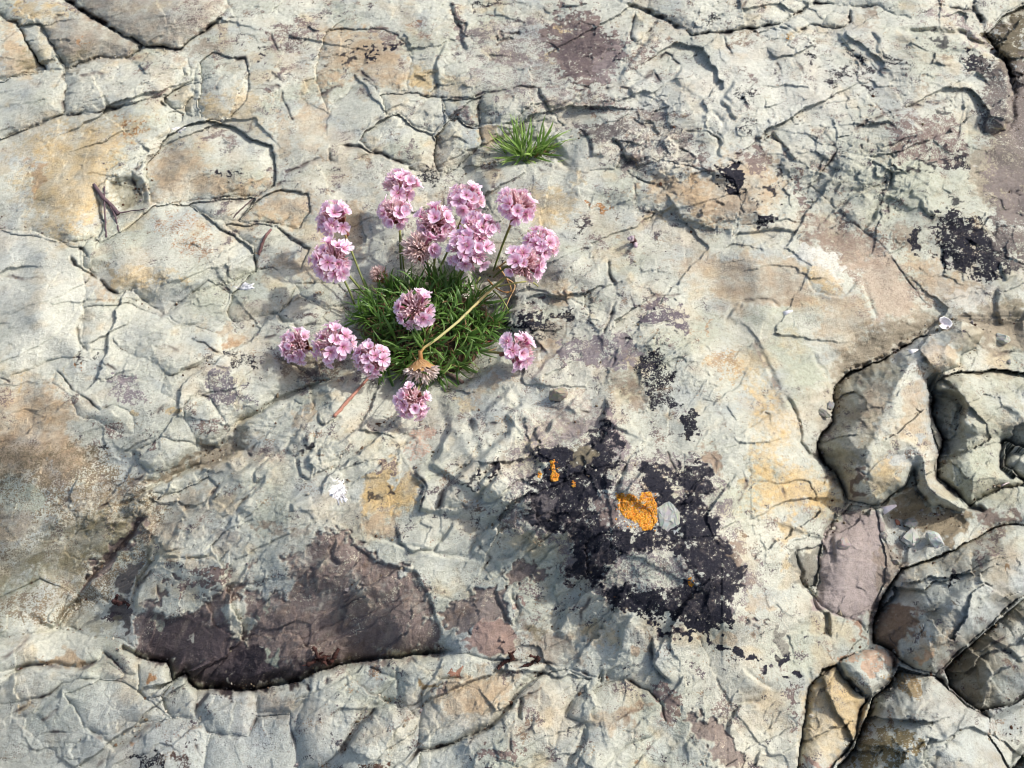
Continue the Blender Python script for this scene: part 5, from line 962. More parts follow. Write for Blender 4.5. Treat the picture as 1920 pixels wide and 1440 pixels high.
def rock_z(x, y):
    hit = BVH.ray_cast(Vector((x, y, 1.0)), Vector((0, 0, -1)))
    return hit[0].z if hit[0] else 0.0
# ------------------------------------------------------------------ plant materials
def leaf_material(name, stops, rough=.45, trans=.25):
    m, nt, b = new_mat(name, rough)
    oi = nt.nodes.new('ShaderNodeObjectInfo')
    at = nt.nodes.new('ShaderNodeAttribute'); at.attribute_name = 'tint'
    ad = nt.nodes.new('ShaderNodeMath'); ad.operation = 'ADD'; ad.use_clamp = True
    ml = nt.nodes.new('ShaderNodeMath'); ml.operation = 'MULTIPLY'; ml.inputs[1].default_value = .55
    nt.links.new(oi.outputs['Random'], ml.inputs[0])
    nt.links.new(ml.outputs[0], ad.inputs[0]); nt.links.new(at.outputs['Fac'], ad.inputs[1])
    r = ramp_node(nt, ad.outputs[0], stops)
    nt.links.new(r.outputs[0], b.inputs['Base Color'])
    out = nt.nodes['Material Output']
    tr = nt.nodes.new('ShaderNodeBsdfTranslucent'); mi = nt.nodes.new('ShaderNodeMixShader'); mi.inputs[0].default_value = trans
    nt.links.new(r.outputs[0], tr.inputs[0]); nt.links.new(b.outputs[0], mi.inputs[1]); nt.links.new(tr.outputs[0], mi.inputs[2])
    nt.links.new(mi.outputs[0], out.inputs[0])
    b.inputs['Specular IOR Level'].default_value = .45
    return m


leaf_mat = leaf_material('thrift_leaf', [(0, (.030, .075, .014)), (.35, (.075, .165, .028)), (.7, (.14, .26, .05)), (1, (.26, .36, .10))])
tuft_mat = leaf_material('tuft_leaf', [(0, (.07, .15, .024)), (.4, (.16, .29, .055)), (1, (.32, .44, .12))])
dead_mat = leaf_material('dead_leaf', [(0, (.09, .040, .020)), (.5, (.22, .11, .05)), (1, (.38, .24, .13))], .8)


def colour_attr_mat(name, rough=.6, trans=0.0, coat=0.0, attr='tint_colour', grain=0):
    m, nt, b = new_mat(name, rough)
    at = nt.nodes.new('ShaderNodeAttribute'); at.attribute_name = attr
    src = at.outputs['Color']
    if grain:
        g = noise_node(nt, grain, 4, .65)
        r = ramp_node(nt, g.outputs[0], [(.3, (.62, .6, .58)), (.5, (1, 1, 1)), (.72, (1.25, 1.25, 1.25))])
        src = mixrgb(nt, 'MULTIPLY', 1.0, src, r.outputs[0])
        bp = nt.nodes.new('ShaderNodeBump'); bp.inputs['Strength'].default_value = .6; bp.inputs['Distance'].default_value = .0005
        nt.links.new(g.outputs[0], bp.inputs['Height']); nt.links.new(bp.outputs[0], b.inputs['Normal'])
    nt.links.new(src, b.inputs['Base Color'])
    if trans:
        out = nt.nodes['Material Output']
        tr = nt.nodes.new('ShaderNodeBsdfTranslucent'); mi = nt.nodes.new('ShaderNodeMixShader'); mi.inputs[0].default_value = trans
        nt.links.new(src, tr.inputs[0]); nt.links.new(b.outputs[0], mi.inputs[1]); nt.links.new(tr.outputs[0], mi.inputs[2])
        nt.links.new(mi.outputs[0], out.inputs[0])
    return m


petal_mat = colour_attr_mat('thrift_petal', .6, .42)
stalk_mat = colour_attr_mat('thrift_stalk', .55, .1)
calyx_mat = colour_attr_mat('papery_calyx', .75, .3)
wood_mat = colour_attr_mat('dry_wood', .8, 0, grain=900)
loose_mat = colour_attr_mat('loose_stone', .88, 0, grain=700)
shell_mat = colour_attr_mat('shell', .35, 0)
lichen_mat = colour_attr_mat('lichen', .85, 0, grain=2500)


class MB:
    """collects vertices with a colour and faces, and links them as one mesh"""
    def __init__(s):
        s.v, s.f, s.c = [], [], []

    def add(s, vs, fs, cs):
        n = len(s.v)
        s.v += [tuple(p) for p in vs]; s.f += [tuple(i + n for i in f) for f in fs]
        s.c += cs if isinstance(cs, list) else [cs] * len(vs)

    def tube(s, pts, radii, cols, n=6, cap=True):
        pts = [Vector(p) for p in pts]
        vs, cs = [], []
        ref = Vector((.31, .2, .93))
        for i, p in enumerate(pts):
            t = (pts[min(i + 1, len(pts) - 1)] - pts[max(i - 1, 0)]).normalized()
            a = t.cross(ref)
            if a.length < .1: a = t.cross(Vector((1, 0, 0)))
            a.normalize(); b_ = t.cross(a)
            for k in range(n):
                q = 2 * math.pi * k / n
                vs.append(p + (a * math.cos(q) + b_ * math.sin(q)) * radii[i]); cs.append(cols[i])
        fs = [(i * n + k, i * n + (k + 1) % n, (i + 1) * n + (k + 1) % n, (i + 1) * n + k) for i in range(len(pts) - 1) for k in range(n)]
        if cap:
            fs += [tuple(range(n))[::-1], tuple(range((len(pts) - 1) * n, len(pts) * n))]
        s.add(vs, fs, cs)

    def mesh(s, name, mat, smooth=True, attr='tint_colour'):
        me = bpy.data.meshes.new(name)
        me.from_pydata(s.v, [], s.f)
        ca = me.color_attributes.new(attr, 'FLOAT_COLOR', 'POINT')
        ca.data.foreach_set('color', np.array([(c[0], c[1], c[2], 1) for c in s.c], np.float32).ravel())
        me.polygons.foreach_set('use_smooth', [smooth] * len(me.polygons))
        me.materials.append(mat); me.update()
        return me

    def build(s, name, mat, parent=None, smooth=True):
        return link(name, s.mesh(name, mat, smooth), parent)


def link(name, me, parent=None, mw=None):
    o = bpy.data.objects.new(name, me)
    COL.objects.link(o)
    if parent is not None:
        o.parent = parent
    if mw is not None:
        o.matrix_local = mw
    return o


def empty(name, loc):
    o = bpy.data.objects.new(name, None)
    o.location = loc; o.empty_display_size = .01
    COL.objects.link(o)
    return o


def frame(axis, spin=0.0):
    q = Vector(axis).normalized().to_track_quat('Z', 'Y')
    return (q @ Quaternion((0, 0, 1), spin)).to_matrix().to_4x4()


R = random.Random(3)


def lerp3(a, b, t):
    return tuple(x + (y - x) * t for x, y in zip(a, b))


# ------------------------------------------------------------------ leaf blades: unit length along +Z, bending towards +X
def leaf_mesh(name, bend, width, mat, tint, seg=7, twist=0.0):
    vs, fs, cs = [], [], []
    x = z = 0.0; ang = 0.0
    for i in range(seg + 1):
        t = i / seg
        w = width * (0.75 + .5 * t if t < .35 else (.925 * (1 - ((t - .35) / .65) ** 2.2) + .06))
        tw = twist * t
        n = Vector((math.cos(ang), 0, -math.sin(ang)))
        side = Vector((0, math.cos(tw), 0)) + n * math.sin(tw)
        p = Vector((x, 0, z))
        vs += [p - side * w, p - n * w * .55, p + side * w]
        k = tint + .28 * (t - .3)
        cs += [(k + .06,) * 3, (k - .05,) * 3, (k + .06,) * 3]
        ang += bend / seg * (0.5 + t)
        x += math.sin(ang) / seg; z += math.cos(ang) / seg
    for i in range(seg):
        a = i * 3
        fs += [(a, a + 1, a + 4, a + 3), (a + 1, a + 2, a + 5, a + 4)]
    mb = MB(); mb.add(vs, fs, cs)
    return mb.mesh(name, mat, True, 'tint')


LEAVES = [leaf_mesh('leaf', R.uniform(.4, 2.2), R.uniform(.026, .038), leaf_mat, R.uniform(.0, .38), 7, R.uniform(-.8, .8)) for _ in range(14)]
TUFT = [leaf_mesh('leaf', R.uniform(.1, .9), R.uniform(.026, .036), tuft_mat, R.uniform(.0, .4), 7, R.uniform(-.6, .6)) for _ in range(9)]
DEAD = [leaf_mesh('dead_leaf', R.uniform(.3, 2.4), R.uniform(.022, .034), dead_mat, R.uniform(0, .45), 7, R.uniform(-2, 2)) for _ in range(7)]


def merge(meshes_and_mats, name, mat, attr='tint'):
    vs, fs, cs = [], [], []
    for me, mw in meshes_and_mats:
        n = len(vs)
        vs += [mw @ v.co for v in me.vertices]
        fs += [tuple(i + n for i in p.vertices) for p in me.polygons]
        cs += [tuple(c.color[:3]) for c in me.color_attributes[attr].data]
    mb = MB(); mb.v, mb.f, mb.c = vs, fs, cs
    return mb.mesh(name, mat, True, attr)


# ------------------------------------------------------------------ florets and head pieces (unit radius, facing +Z)
def floret_mesh(seed, openness):
    r = random.Random(seed)
    mb = MB()
    base, mid, tip = (.72, .22, .40), (.95, .62, .79), (.97, .83, .92)
    vein = (.62, .18, .38)
    for k in range(5):
        a0 = 2 * math.pi * k / 5 + r.uniform(-.12, .12)
        ln = r.uniform(.88, 1.08); cup = openness * r.uniform(.8, 1.2); wd = r.uniform(.33, .40)
        vs, cs = [], []
        rows, cols = 6, 5
        for i in range(rows):
            t = i / (rows - 1)
            rad = .10 + ln * t * math.cos(cup * (1 - .45 * t))
            z = ln * t * math.sin(cup * (1.1 - .5 * t)) + .03
            w = wd * (.20 + 1.0 * math.sin(min(1, t * 1.15) * math.pi * .52) ** 1.3) * (1 if t < .8 else 1 - (t - .8) * 1.2)
            for j in range(cols):
                s = j / (cols - 1) * 2 - 1
                rr = rad - (.12 * (abs(s) ** 2) * t if i == rows - 1 else 0) - (.07 * (1 - abs(s)) if i == rows - 1 else 0)
                zz = z + .16 * s * s * t + r.uniform(-.02, .02)
                y = w * s
                vs.append((rr * math.cos(a0) - y * math.sin(a0), rr * math.sin(a0) + y * math.cos(a0), zz))
                c = lerp3(base, mid, min(1, t * 2.6)) if t < .4 else lerp3(mid, tip, (t - .4) / .6)
                if abs(s) < .1 and t < .75: c = lerp3(c, vein, .55)
                if abs(abs(s) - .5) < .1 and t < .6: c = lerp3(c, vein, .2)
                cs.append(c)
        fs = [(i * cols + j, i * cols + j + 1, (i + 1) * cols + j + 1, (i + 1) * cols + j) for i in range(rows - 1) for j in range(cols - 1)]
        mb.add(vs, fs, cs)
    for k in range(5):                               # stamens
        a0 = 2 * math.pi * (k + .5) / 5
        p = Vector((.16 * math.cos(a0), .16 * math.sin(a0), .35))
        mb.tube([(.05 * math.cos(a0), .05 * math.sin(a0), 0), p, p + Vector((0, 0, .07))], [.02, .02, .05], [(.7, .4, .5), (.75, .5, .55), (.80, .66, .42)], 4)
    # calyx tube under the petals
    mb.tube([(0, 0, -1.1), (0, 0, -.5), (0, 0, .06)], [.10, .20, .22], [(.40, .20, .16), (.55, .20, .27), (.60, .20, .34)], 7, False)
    return mb.mesh('floret', petal_mat)


FLORETS = [floret_mesh(100 + i, .35 + .12 * (i % 5)) for i in range(10)]
BUDS = [floret_mesh(150 + i, 1.05 + .08 * i) for i in range(3)]


def calyx_mesh(seed, n, spread, pal):
    """spent calyces: papery ribbed cones crowding the middle of the head"""
    r = random.Random(seed)
    mb = MB()
    for i in range(n):
        th = spread * math.sqrt((i + .5) / n) + r.uniform(-.1, .1); ph = i * 2.399 + r.uniform(-.3, .3)
        d = Vector((math.sin(th) * math.cos(ph), math.sin(th) * math.sin(ph), math.cos(th)))
        L = r.uniform(.72, .98)
        c0, c1 = lerp3(pal[0], pal[1], r.random()), lerp3(pal[1], pal[2], r.random())
        m3 = frame(d, r.random() * 6).to_3x3()
        pts = [d * .2, d * (L - .22), d * (L - .05)]
        mb.tube(pts, [.03, .07, .10], [c0, c0, c1], 5, False)
        for k in range(5):                           # teeth of the rim
            a0 = 2 * math.pi * k / 5
            o1 = m3 @ Vector((.10 * math.cos(a0 - .5), .10 * math.sin(a0 - .5), 0)); o2 = m3 @ Vector((.10 * math.cos(a0 + .5), .10 * math.sin(a0 + .5), 0))
            tipp = m3 @ Vector((.17 * math.cos(a0), .17 * math.sin(a0), r.uniform(.10, .22)))
            b0 = d * (L - .05)
            mb.add([b0 + o1, b0 + o2, b0 + tipp], [(0, 1, 2)], [c1, c1, lerp3(c1, (.85, .72, .66), .6)])
    return mb.mesh('calyx_cluster', calyx_mat)


PINKISH = ((.60, .34, .34), (.80, .54, .56), (.90, .72, .72))
STRAW = ((.58, .40, .34), (.78, .57, .52), (.88, .72, .68))
PALEW = ((.50, .36, .28), (.72, .58, .52), (.86, .76, .72))
CALYX = [calyx_mesh(200 + i, 34, 1.25, PINKISH) for i in range(4)]
CALYX_STRAW = [calyx_mesh(220 + i, 42, 1.35, STRAW) for i in range(2)]
CALYX_PALE = calyx_mesh(240, 46, 1.5, PALEW)


def bract_mesh(seed, pal, n=9, flare=.55):
    r = random.Random(seed)
    mb = MB()
    for k in range(n):
        a0 = 2 * math.pi * k / n + r.uniform(-.2, .2)
        vs, cs = [], []
        L = r.uniform(.65, .95)
        for i in range(4):
            t = i / 3
            rad = .10 + flare * t * L; z = -.55 + .55 * t * L
            w = .26 * math.sin(math.pi * (.2 + .75 * t)) + .02
            for s in (-1, 0, 1):
                x, y = rad - .06 * abs(s), w * s
                vs.append((x * math.cos(a0) - y * math.sin(a0), x * math.sin(a0) + y * math.cos(a0), z))
                cs.append(lerp3(lerp3(pal[0], pal[1], t), pal[2], .5 * abs(s)))
        mb.add(vs, [(i * 3 + j, i * 3 + j + 1, i * 3 + j + 4, i * 3 + j + 3) for i in range(3) for j in range(2)], cs)
    mb.tube([(0, 0, -1.0), (0, 0, -.55), (0, 0, -.35)], [.10, .13, .20], [pal[1], pal[0], pal[0]], 7, False)
    return mb.mesh('bract_cup', calyx_mat)


BRACT = [bract_mesh(300 + i, ((.20, .075, .05), (.33, .13, .10), (.46, .24, .16))) for i in range(3)]
BRACT_DRY = bract_mesh(310, ((.36, .16, .05), (.52, .30, .12), (.66, .48, .27)), 12, .9)

# ------------------------------------------------------------------ the thrift cushion
CUSHION = (800, 628)
root = on_rock(*CUSHION)
plant = empty('thrift_plant', root)
tag(plant, 'flowering thrift cushion with pink heads growing from a hollow in the rock', 'plant')
inv = Matrix.Translation(-root)
CR_, CH = .0425, .018                                # cushion radius and height


def mound(x, y):
    q = (x / CR_) ** 2 + (y / (CR_ * .88)) ** 2
    return CH * max(0.0, 1 - q) ** .6


mb = MB()
n1, n2 = 10, 28
vs, cs = [(0, 0, CH * .8)], [(.05, .032, .02)]
for i in range(1, n1 + 1):
    for k in range(n2):
        a0 = 2 * math.pi * k / n2
        rr = i / n1 * (.93 + .07 * math.sin(a0 * 5) + R.uniform(-.02, .02))
        x, y = rr * CR_ * math.cos(a0), rr * CR_ * .88 * math.sin(a0)
        vs.append((x, y, mound(x, y) * .8 - (.02 if i == n1 else 0) + R.uniform(-.001, .001)))
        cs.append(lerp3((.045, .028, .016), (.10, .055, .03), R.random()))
fs = [(0, 1 + k, 1 + (k + 1) % n2) for k in range(n2)]
for i in range(n1 - 1):
    for k in range(n2):
        a = 1 + i * n2
        fs.append((a + k, a + n2 + k, a + n2 + (k + 1) % n2, a + (k + 1) % n2))
mb.add(vs, fs, cs)
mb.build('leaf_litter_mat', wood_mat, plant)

leaf_list, dead_list = [], []
for i in range(58):                                  # leaf rosettes over the mound
    q = math.sqrt((i + .5) / 58); a0 = i * 2.39996 + R.uniform(-.3, .3)
    cx, cy = q * CR_ * .88 * math.cos(a0), q * CR_ * .78 * math.sin(a0)
    cz = mound(cx, cy) * .85
    out = Vector((cx / CR_ * 1.15, cy / CR_ * 1.15, .62)).normalized()
    for k in range(16):
        th = R.uniform(.1, 1.25); ph = R.uniform(0, 6.283)
        d = (frame(out) @ Vector((math.sin(th) * math.cos(ph), math.sin(th) * math.sin(ph), math.cos(th)))).normalized()
        if d.z < -.1: d.z = abs(d.z)
        L = R.uniform(.012, .024)
        mw = Matrix.Translation((cx + R.uniform(-.002, .002), cy + R.uniform(-.002, .002), cz)) @ frame(d, R.uniform(0, 6.28)) @ Matrix.Diagonal((L, L * R.uniform(.85, 1.2), L, 1))
        # blades bend outwards and down
        leaf_list.append((mw, d, cz))
    for k in range(6):
        d = Vector((R.uniform(-1, 1), R.uniform(-1, 1), R.uniform(.1, .7))).normalized()
        L = R.uniform(.008, .018)
        dead_list.append(Matrix.Translation((cx + R.uniform(-.004, .004), cy + R.uniform(-.004, .004), cz * R.uniform(.8, 1.15))) @ frame(d, R.uniform(0, 6.28)) @ Matrix.Diagonal((L, L, L, 1)))
for i in range(150):                                 # skirt of dead leaves round the foot
    a0 = R.uniform(0, 6.283); q = R.uniform(.82, 1.02)
    d = Vector((math.cos(a0 + R.uniform(-.8, .8)), math.sin(a0 + R.uniform(-.8, .8)), R.uniform(-.1, .35))).normalized()
    L = R.uniform(.006, .013)
    dead_list.append(Matrix.Translation((q * CR_ * .9 * math.cos(a0), q * CR_ * .8 * math.sin(a0), R.uniform(0, .003))) @ frame(d, R.uniform(0, 6.28)) @ Matrix.Diagonal((L, L, L, 1)))
leaf_list.sort(key=lambda a: -(a[0].translation.z - .45 * a[0].translation.y))
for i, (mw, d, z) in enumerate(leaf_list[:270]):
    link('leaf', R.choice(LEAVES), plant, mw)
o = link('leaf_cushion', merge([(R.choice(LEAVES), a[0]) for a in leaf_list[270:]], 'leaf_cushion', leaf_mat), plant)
o['kind'] = 'stuff'
o = link('dead_leaves', merge([(R.choice(DEAD), mw) for mw in dead_list], 'dead_leaves', dead_mat), plant)
o['kind'] = 'stuff'


def bezier(p0, p1, p2, n):
    return [p0 * (1 - t) ** 2 + p1 * 2 * t * (1 - t) + p2 * t * t for t in (i / n for i in range(n + 1))]


# flower heads: pixel, radius px, height above the rock (m), axis, foot pixel, kind, florets
HEADS = [
    (625, 412, 39, .034, (-.45, .05, .8), (694, 561), 'fresh', 11), (752, 352, 39, .028, (-.05, .3, 1), (752, 505), 'fresh', 12), (741, 399, 36, .028, (-.1, -.1, 1), (757, 505), 'pink', 9),
    (872, 376, 40, .034, (.1, .1, 1), (822, 508), 'pink', 12), (970, 387, 40, .036, (.25, .1, 1), (925, 508), 'spent', 13), (815, 417, 39, .036, (.0, -.15, 1), (810, 540), 'fresh', 11),
    (786, 466, 40, .034, (-.25, -.25, .9), (806, 545), 'straw', 9), (899, 427, 36, .042, (.1, .2, 1), (850, 560), 'fresh', 11), (880, 470, 45, .042, (.05, -.35, .9), (845, 568), 'fresh', 16),
    (1018, 457, 35, .030, (.4, .1, .8), (925, 520), 'pink', 10), (984, 497, 40, .032, (.35, -.35, .8), (850, 612), 'pink', 11), (625, 487, 42, .032, (-.3, -.3, .9), (692, 562), 'pink', 12),
    (778, 580, 41, .036, (-.05, -.45, .85), (790, 620), 'spent', 7), (558, 648, 36, .017, (-.45, -.35, .75), (735, 664), 'fresh', 11), (622, 645, 42, .021, (-.2, -.4, .85), (740, 655), 'pink', 11),
    (697, 674, 38, .020, (-.1, -.75, .7), (760, 650), 'fresh', 11), (970, 657, 39, .014, (.6, -.2, .55), (850, 652), 'pink', 12), (774, 752, 37, .017, (-.05, -.6, .75), (790, 690), 'pink', 13),
    (604, 490, 30, .026, (-.7, .0, .5), (665, 572), 'bud', 3),
]


def flower(u, v, rpx, h, axis, foot, kind, n):
    gz = Hat(u, v)
    for _ in range(4):                               # height is counted from the rock under the head
        p = P3(u, v, gz + h)
        gz = .5 * gz + .5 * rock_z(p.x, p.y)
    p = P3(u, v, gz + h)
    depth = (Vector(CAM) - p).length / (DIST)
    Rr = rpx * S * depth * 1.0
    ax = Vector(axis).normalized()
    f = P3(foot[0], foot[1], root.z + .008)
    p, f = p - root, f - root
    neck = p - ax * Rr * .8
    mid = (neck + f) * .5 + Vector((0, 0, .20 * (neck - f).length)) + (neck - f).cross(Vector((0, 0, 1))) * R.uniform(-.12, .12)
    if h < .018: mid.z = max(f.z, neck.z) * .6 - .002
    pts = bezier(f, mid, neck, 9)
    mb = MB()
    g0, g1 = (.13, .17, .045), (.22, .25, .075)
    top = (.30, .17, .06)
    mb.tube(pts, [.00062 + .00018 * i / 9 for i in range(10)], [lerp3(g0, g1, i / 6) if i < 7 else lerp3(g1, top, (i - 6) / 3) for i in range(10)], 6)
    st = mb.build('flower_stalk', stalk_mat, plant)
    H4 = Matrix.Translation(p) @ frame(ax, R.uniform(0, 6))
    sc = Matrix.Diagonal((Rr, Rr, Rr, 1))
    link('bract_cup', R.choice(BRACT), st, H4 @ Matrix.Translation((0, 0, -.15 * Rr)) @ sc)
    cal = R.choice(CALYX_STRAW if kind == 'straw' else CALYX)
    link('calyx_cluster', cal, st, H4 @ Matrix.Translation((0, 0, -.15 * Rr)) @ Matrix.Diagonal((Rr * .95, Rr * .95, Rr * .9, 1)))
    lo, hi = dict(fresh=(.05, 1.5), pink=(.35, 1.5), spent=(.7, 1.5), straw=(.9, 1.6), bud=(.2, 1.2))[kind]
    gap = R.uniform(0, 6.28); sq = R.uniform(.72, 1.0)
    n += 6 if kind in ('fresh', 'pink', 'spent') else 0
    for i in range(n):
        t = (i + .5) / n
        th = math.acos(math.cos(lo) + (math.cos(hi) - math.cos(lo)) * t) + R.uniform(-.12, .12)
        ph = i * 2.39996 + R.uniform(-.25, .25)
        if kind in ('straw',): ph = R.uniform(-1.4, 1.2)
        if R.random() < .5 and abs((ph - gap + math.pi) % 6.2832 - math.pi) < .55: continue
        d = Vector((math.sin(th) * math.cos(ph), math.sin(th) * math.sin(ph), (math.cos(th) - .05) * sq))
        fr = Rr * R.uniform(.29, .41)
        me = R.choice(BUDS) if (kind == 'bud' or R.random() < .22) else R.choice(FLORETS)
        if me in BUDS: fr *= .85
        dirv = (d + Vector((R.uniform(-.3, .3), R.uniform(-.3, .3), R.uniform(-.1, .35)))).normalized()
        link('floret', me, st, H4 @ Matrix.Translation(d.normalized() * Rr * R.uniform(.60, .84) + Vector((0, 0, -.12 * Rr))) @ frame(dirv, R.uniform(0, 6)) @ Matrix.Diagonal((fr, fr, fr, 1)))
    return st


for hd in HEADS:
    flower(*hd)

# the spent head hanging over the front of the cushion on its long straw stalk
pp = [P3(u, v, root.z + z) - root for u, v, z in ((943, 522, .024), (905, 558, .027), (860, 602, .028), (820, 635, .026), (795, 652, .025), (789, 660, .024), (789, 676, .021))]
mb = MB()
mb.tube(pp, [.0008] * 7, [(.42, .27, .12), (.50, .40, .16), (.55, .50, .22), (.55, .50, .22), (.5, .36, .14), (.50, .24, .06), (.46, .22, .06)], 6)
st = mb.build('flower_stalk', stalk_mat, plant)
st['label'] = 'withered straw stalk with a hanging papery head'
c = P3(790, 690, root.z + .019) - root
Rr = 36 * S
H4 = Matrix.Translation(c) @ frame((.05, -.62, -.55), .4)
link('bract_cup', BRACT_DRY, st, H4 @ Matrix.Translation((0, 0, .1 * Rr)) @ Matrix.Diagonal((Rr, Rr, Rr, 1)))
link('calyx_cluster', CALYX_PALE, st, H4 @ Matrix.Translation((0, 0, -.1 * Rr)) @ Matrix.Diagonal((Rr, Rr, Rr, 1)))
# small brown papery head deep in the leaves
c = P3(711, 517, root.z + .016) - root
Rr = 22 * S
mb = MB(); mb.tube([c + Vector((.006, -.004, -.012)), c + Vector((.002, -.001, -.005)), c], [.0007] * 3, [(.3, .18, .08)] * 3, 5)
st = mb.build('flower_stalk', stalk_mat, plant)
st['label'] = 'short stalk with a small brown withered head'
H4 = Matrix.Translation(c) @ frame((-.2, .1, .8), .4)
link('bract_cup', BRACT_DRY, st, H4 @ Matrix.Diagonal((Rr, Rr, Rr, 1)))
link('calyx_cluster', CALYX_STRAW[0], st, H4 @ Matrix.Diagonal((Rr, Rr, Rr, 1)))


def px_curve(spec, z0):
    return [P3(u, v, z0 + z) - root for u, v, z in spec]


def smooth_curve(pts, n):
    """Catmull-Rom through the points"""
    P = [pts[0]] + list(pts) + [pts[-1]]
    out = []
    for i in range(1, len(P) - 2):
        for k in range(n):
            t = k / n
            out.append(.5 * ((2 * P[i]) + (P[i + 1] - P[i - 1]) * t + (2 * P[i - 1] - 5 * P[i] + 4 * P[i + 1] - P[i + 2]) * t * t + (3 * P[i] - P[i - 1] - 3 * P[i + 1] + P[i + 2]) * t ** 3))
    return out + [P[-2]]


# curled dry leaves at the right of the cushion
for spec, col in ((((925, 545, .012), (940, 560, .016), (952, 580, .012), (956, 598, .006), (962, 594, .003)), (.30, .33, .10)),
                  (((920, 540, .014), (960, 532, .018), (992, 528, .016), (1008, 536, .012), (1008, 542, .010)), (.38, .36, .12)),
                  (((900, 520, .012), (892, 535, .014), (900, 545, .013), (925, 540, .012), (945, 526, .012)), (.28, .32, .10)),
                  (((945, 520, .012), (965, 535, .010), (955, 560, .008), (944, 585, .006)), (.46, .30, .15)),
                  (((930, 505, .010), (950, 490, .016), (975, 480, .016), (985, 470, .014)), (.34, .24, .10)),
                  (((915, 525, .008), (930, 540, .012), (948, 548, .010), (962, 545, .006)), (.42, .22, .08)),
                  (((935, 500, .012), (948, 520, .014), (958, 542, .010), (950, 552, .007)), (.50, .30, .12)),
                  (((930, 632, .002), (918, 640, .006), (905, 643, .006), (890, 650, .003)), (.22, .05, .035))):
    c = smooth_curve(px_curve(spec, root.z), 5)
    mb = MB(); mb.tube(c, [.0006 * (1 - .5 * i / len(c)) for i in range(len(c))], [col] * len(c), 5)
    mb.build('curled_dry_leaf', stalk_mat, plant)

# ------------------------------------------------------------------ the small tuft without flowers
troot = on_rock(985, 288)
tuft = empty('thrift_tuft', troot)
tag(tuft, 'small bright green tuft of narrow leaves without flowers in a crack behind the pink cushion', 'plant')
for i in range(125):
    q = R.random() ** .6; a0 = R.uniform(0, 6.283)
    bx, by = q * .0135 * math.cos(a0), q * .0075 * math.sin(a0)
    th = R.uniform(.1, 1.15); ph = a0 + R.uniform(-.7, .7)
    d = Vector((math.sin(th) * math.cos(ph) * 1.2, math.sin(th) * math.sin(ph), math.cos(th) * .8 + .1)).normalized()
    L = R.uniform(.014, .027)
    link('leaf', R.choice(TUFT), tuft, Matrix.Translation((bx, by, .0)) @ frame(d, R.uniform(0, 6.28)) @ Matrix.Diagonal((L, L, L, 1)))
for i in range(12):
    d = Vector((R.uniform(.1, 1.2), R.uniform(-.6, .4), R.uniform(.15, .7))).normalized()
    L = R.uniform(.008, .015)
    link('dead_leaf', R.choice(DEAD), tuft, Matrix.Translation((R.uniform(.002, .014), R.uniform(-.005, .003), 0.001)) @ frame(d, R.uniform(0, 6.28)) @ Matrix.Diagonal((L, L, L, 1)))
for (u0, v0, z0), (u1, v1, z1) in (((1010, 298, .003), (1068, 317, .003)), ((975, 300, .004), (1005, 306, .004))):
    a_, b_ = P3(u0, v0, troot.z + z0) - troot, P3(u1, v1, troot.z + z1) - troot
    d = b_ - a_
    link('leaf' if v1 > 310 else 'dead_leaf', (TUFT if v1 > 310 else DEAD)[0], tuft, Matrix.Translation(a_) @ frame(d, 1.2) @ Matrix.Diagonal((d.length,) * 3 + (1,)))

# ------------------------------------------------------------------ loose things on the rock
def convex_stone(name, u, v, rpx, col, label, cat, squash=(1, 1, .7), seed=0, lift=.25, spin=None, group=None, npts=16):
    r = random.Random(seed)
    bm = bmesh.new()
    for _ in range(npts):
        d = Vector((r.gauss(0, 1), r.gauss(0, 1), r.gauss(0, 1))).normalized() * r.uniform(.8, 1.05)
        bm.verts.new((d.x * squash[0], d.y * squash[1], d.z * squash[2]))
    bmesh.ops.convex_hull(bm, input=bm.verts)
    bmesh.ops.delete(bm, geom=[x for x in bm.verts if not x.link_faces], context='VERTS')
    bmesh.ops.bevel(bm, geom=list(bm.edges), offset=.06, segments=1, affect='EDGES', clamp_overlap=True)
    bmesh.ops.triangulate(bm, faces=[f for f in bm.faces if len(f.verts) > 4])
    bmesh.ops.subdivide_edges(bm, edges=[e for e in bm.edges if e.calc_length() > .3], cuts=2, use_grid_fill=True)
    for x in bm.verts:
        x.co += Vector((r.gauss(0, 1), r.gauss(0, 1), r.gauss(0, 1))) * .022
    me = bpy.data.meshes.new(name)
    bm.to_mesh(me); bm.free()
    ca = me.color_attributes.new('tint_colour', 'FLOAT_COLOR', 'POINT')
    ca.data.foreach_set('color', np.array([(*[max(0, c * r.uniform(.85, 1.12)) for c in col], 1) for _ in me.vertices], np.float32).ravel())
    me.materials.append(loose_mat)
    rw = rpx * S
    o = bpy.data.objects.new(name, me)
    o.scale = (rw, rw, rw)
    o.location = on_rock(u, v, rw * lift)
    o.rotation_euler = (r.uniform(-.3, .3), r.uniform(-.3, .3), r.uniform(0, 6.28)) if spin is None else spin
    COL.objects.link(o)
    tag(o, label, cat, group)
    return o


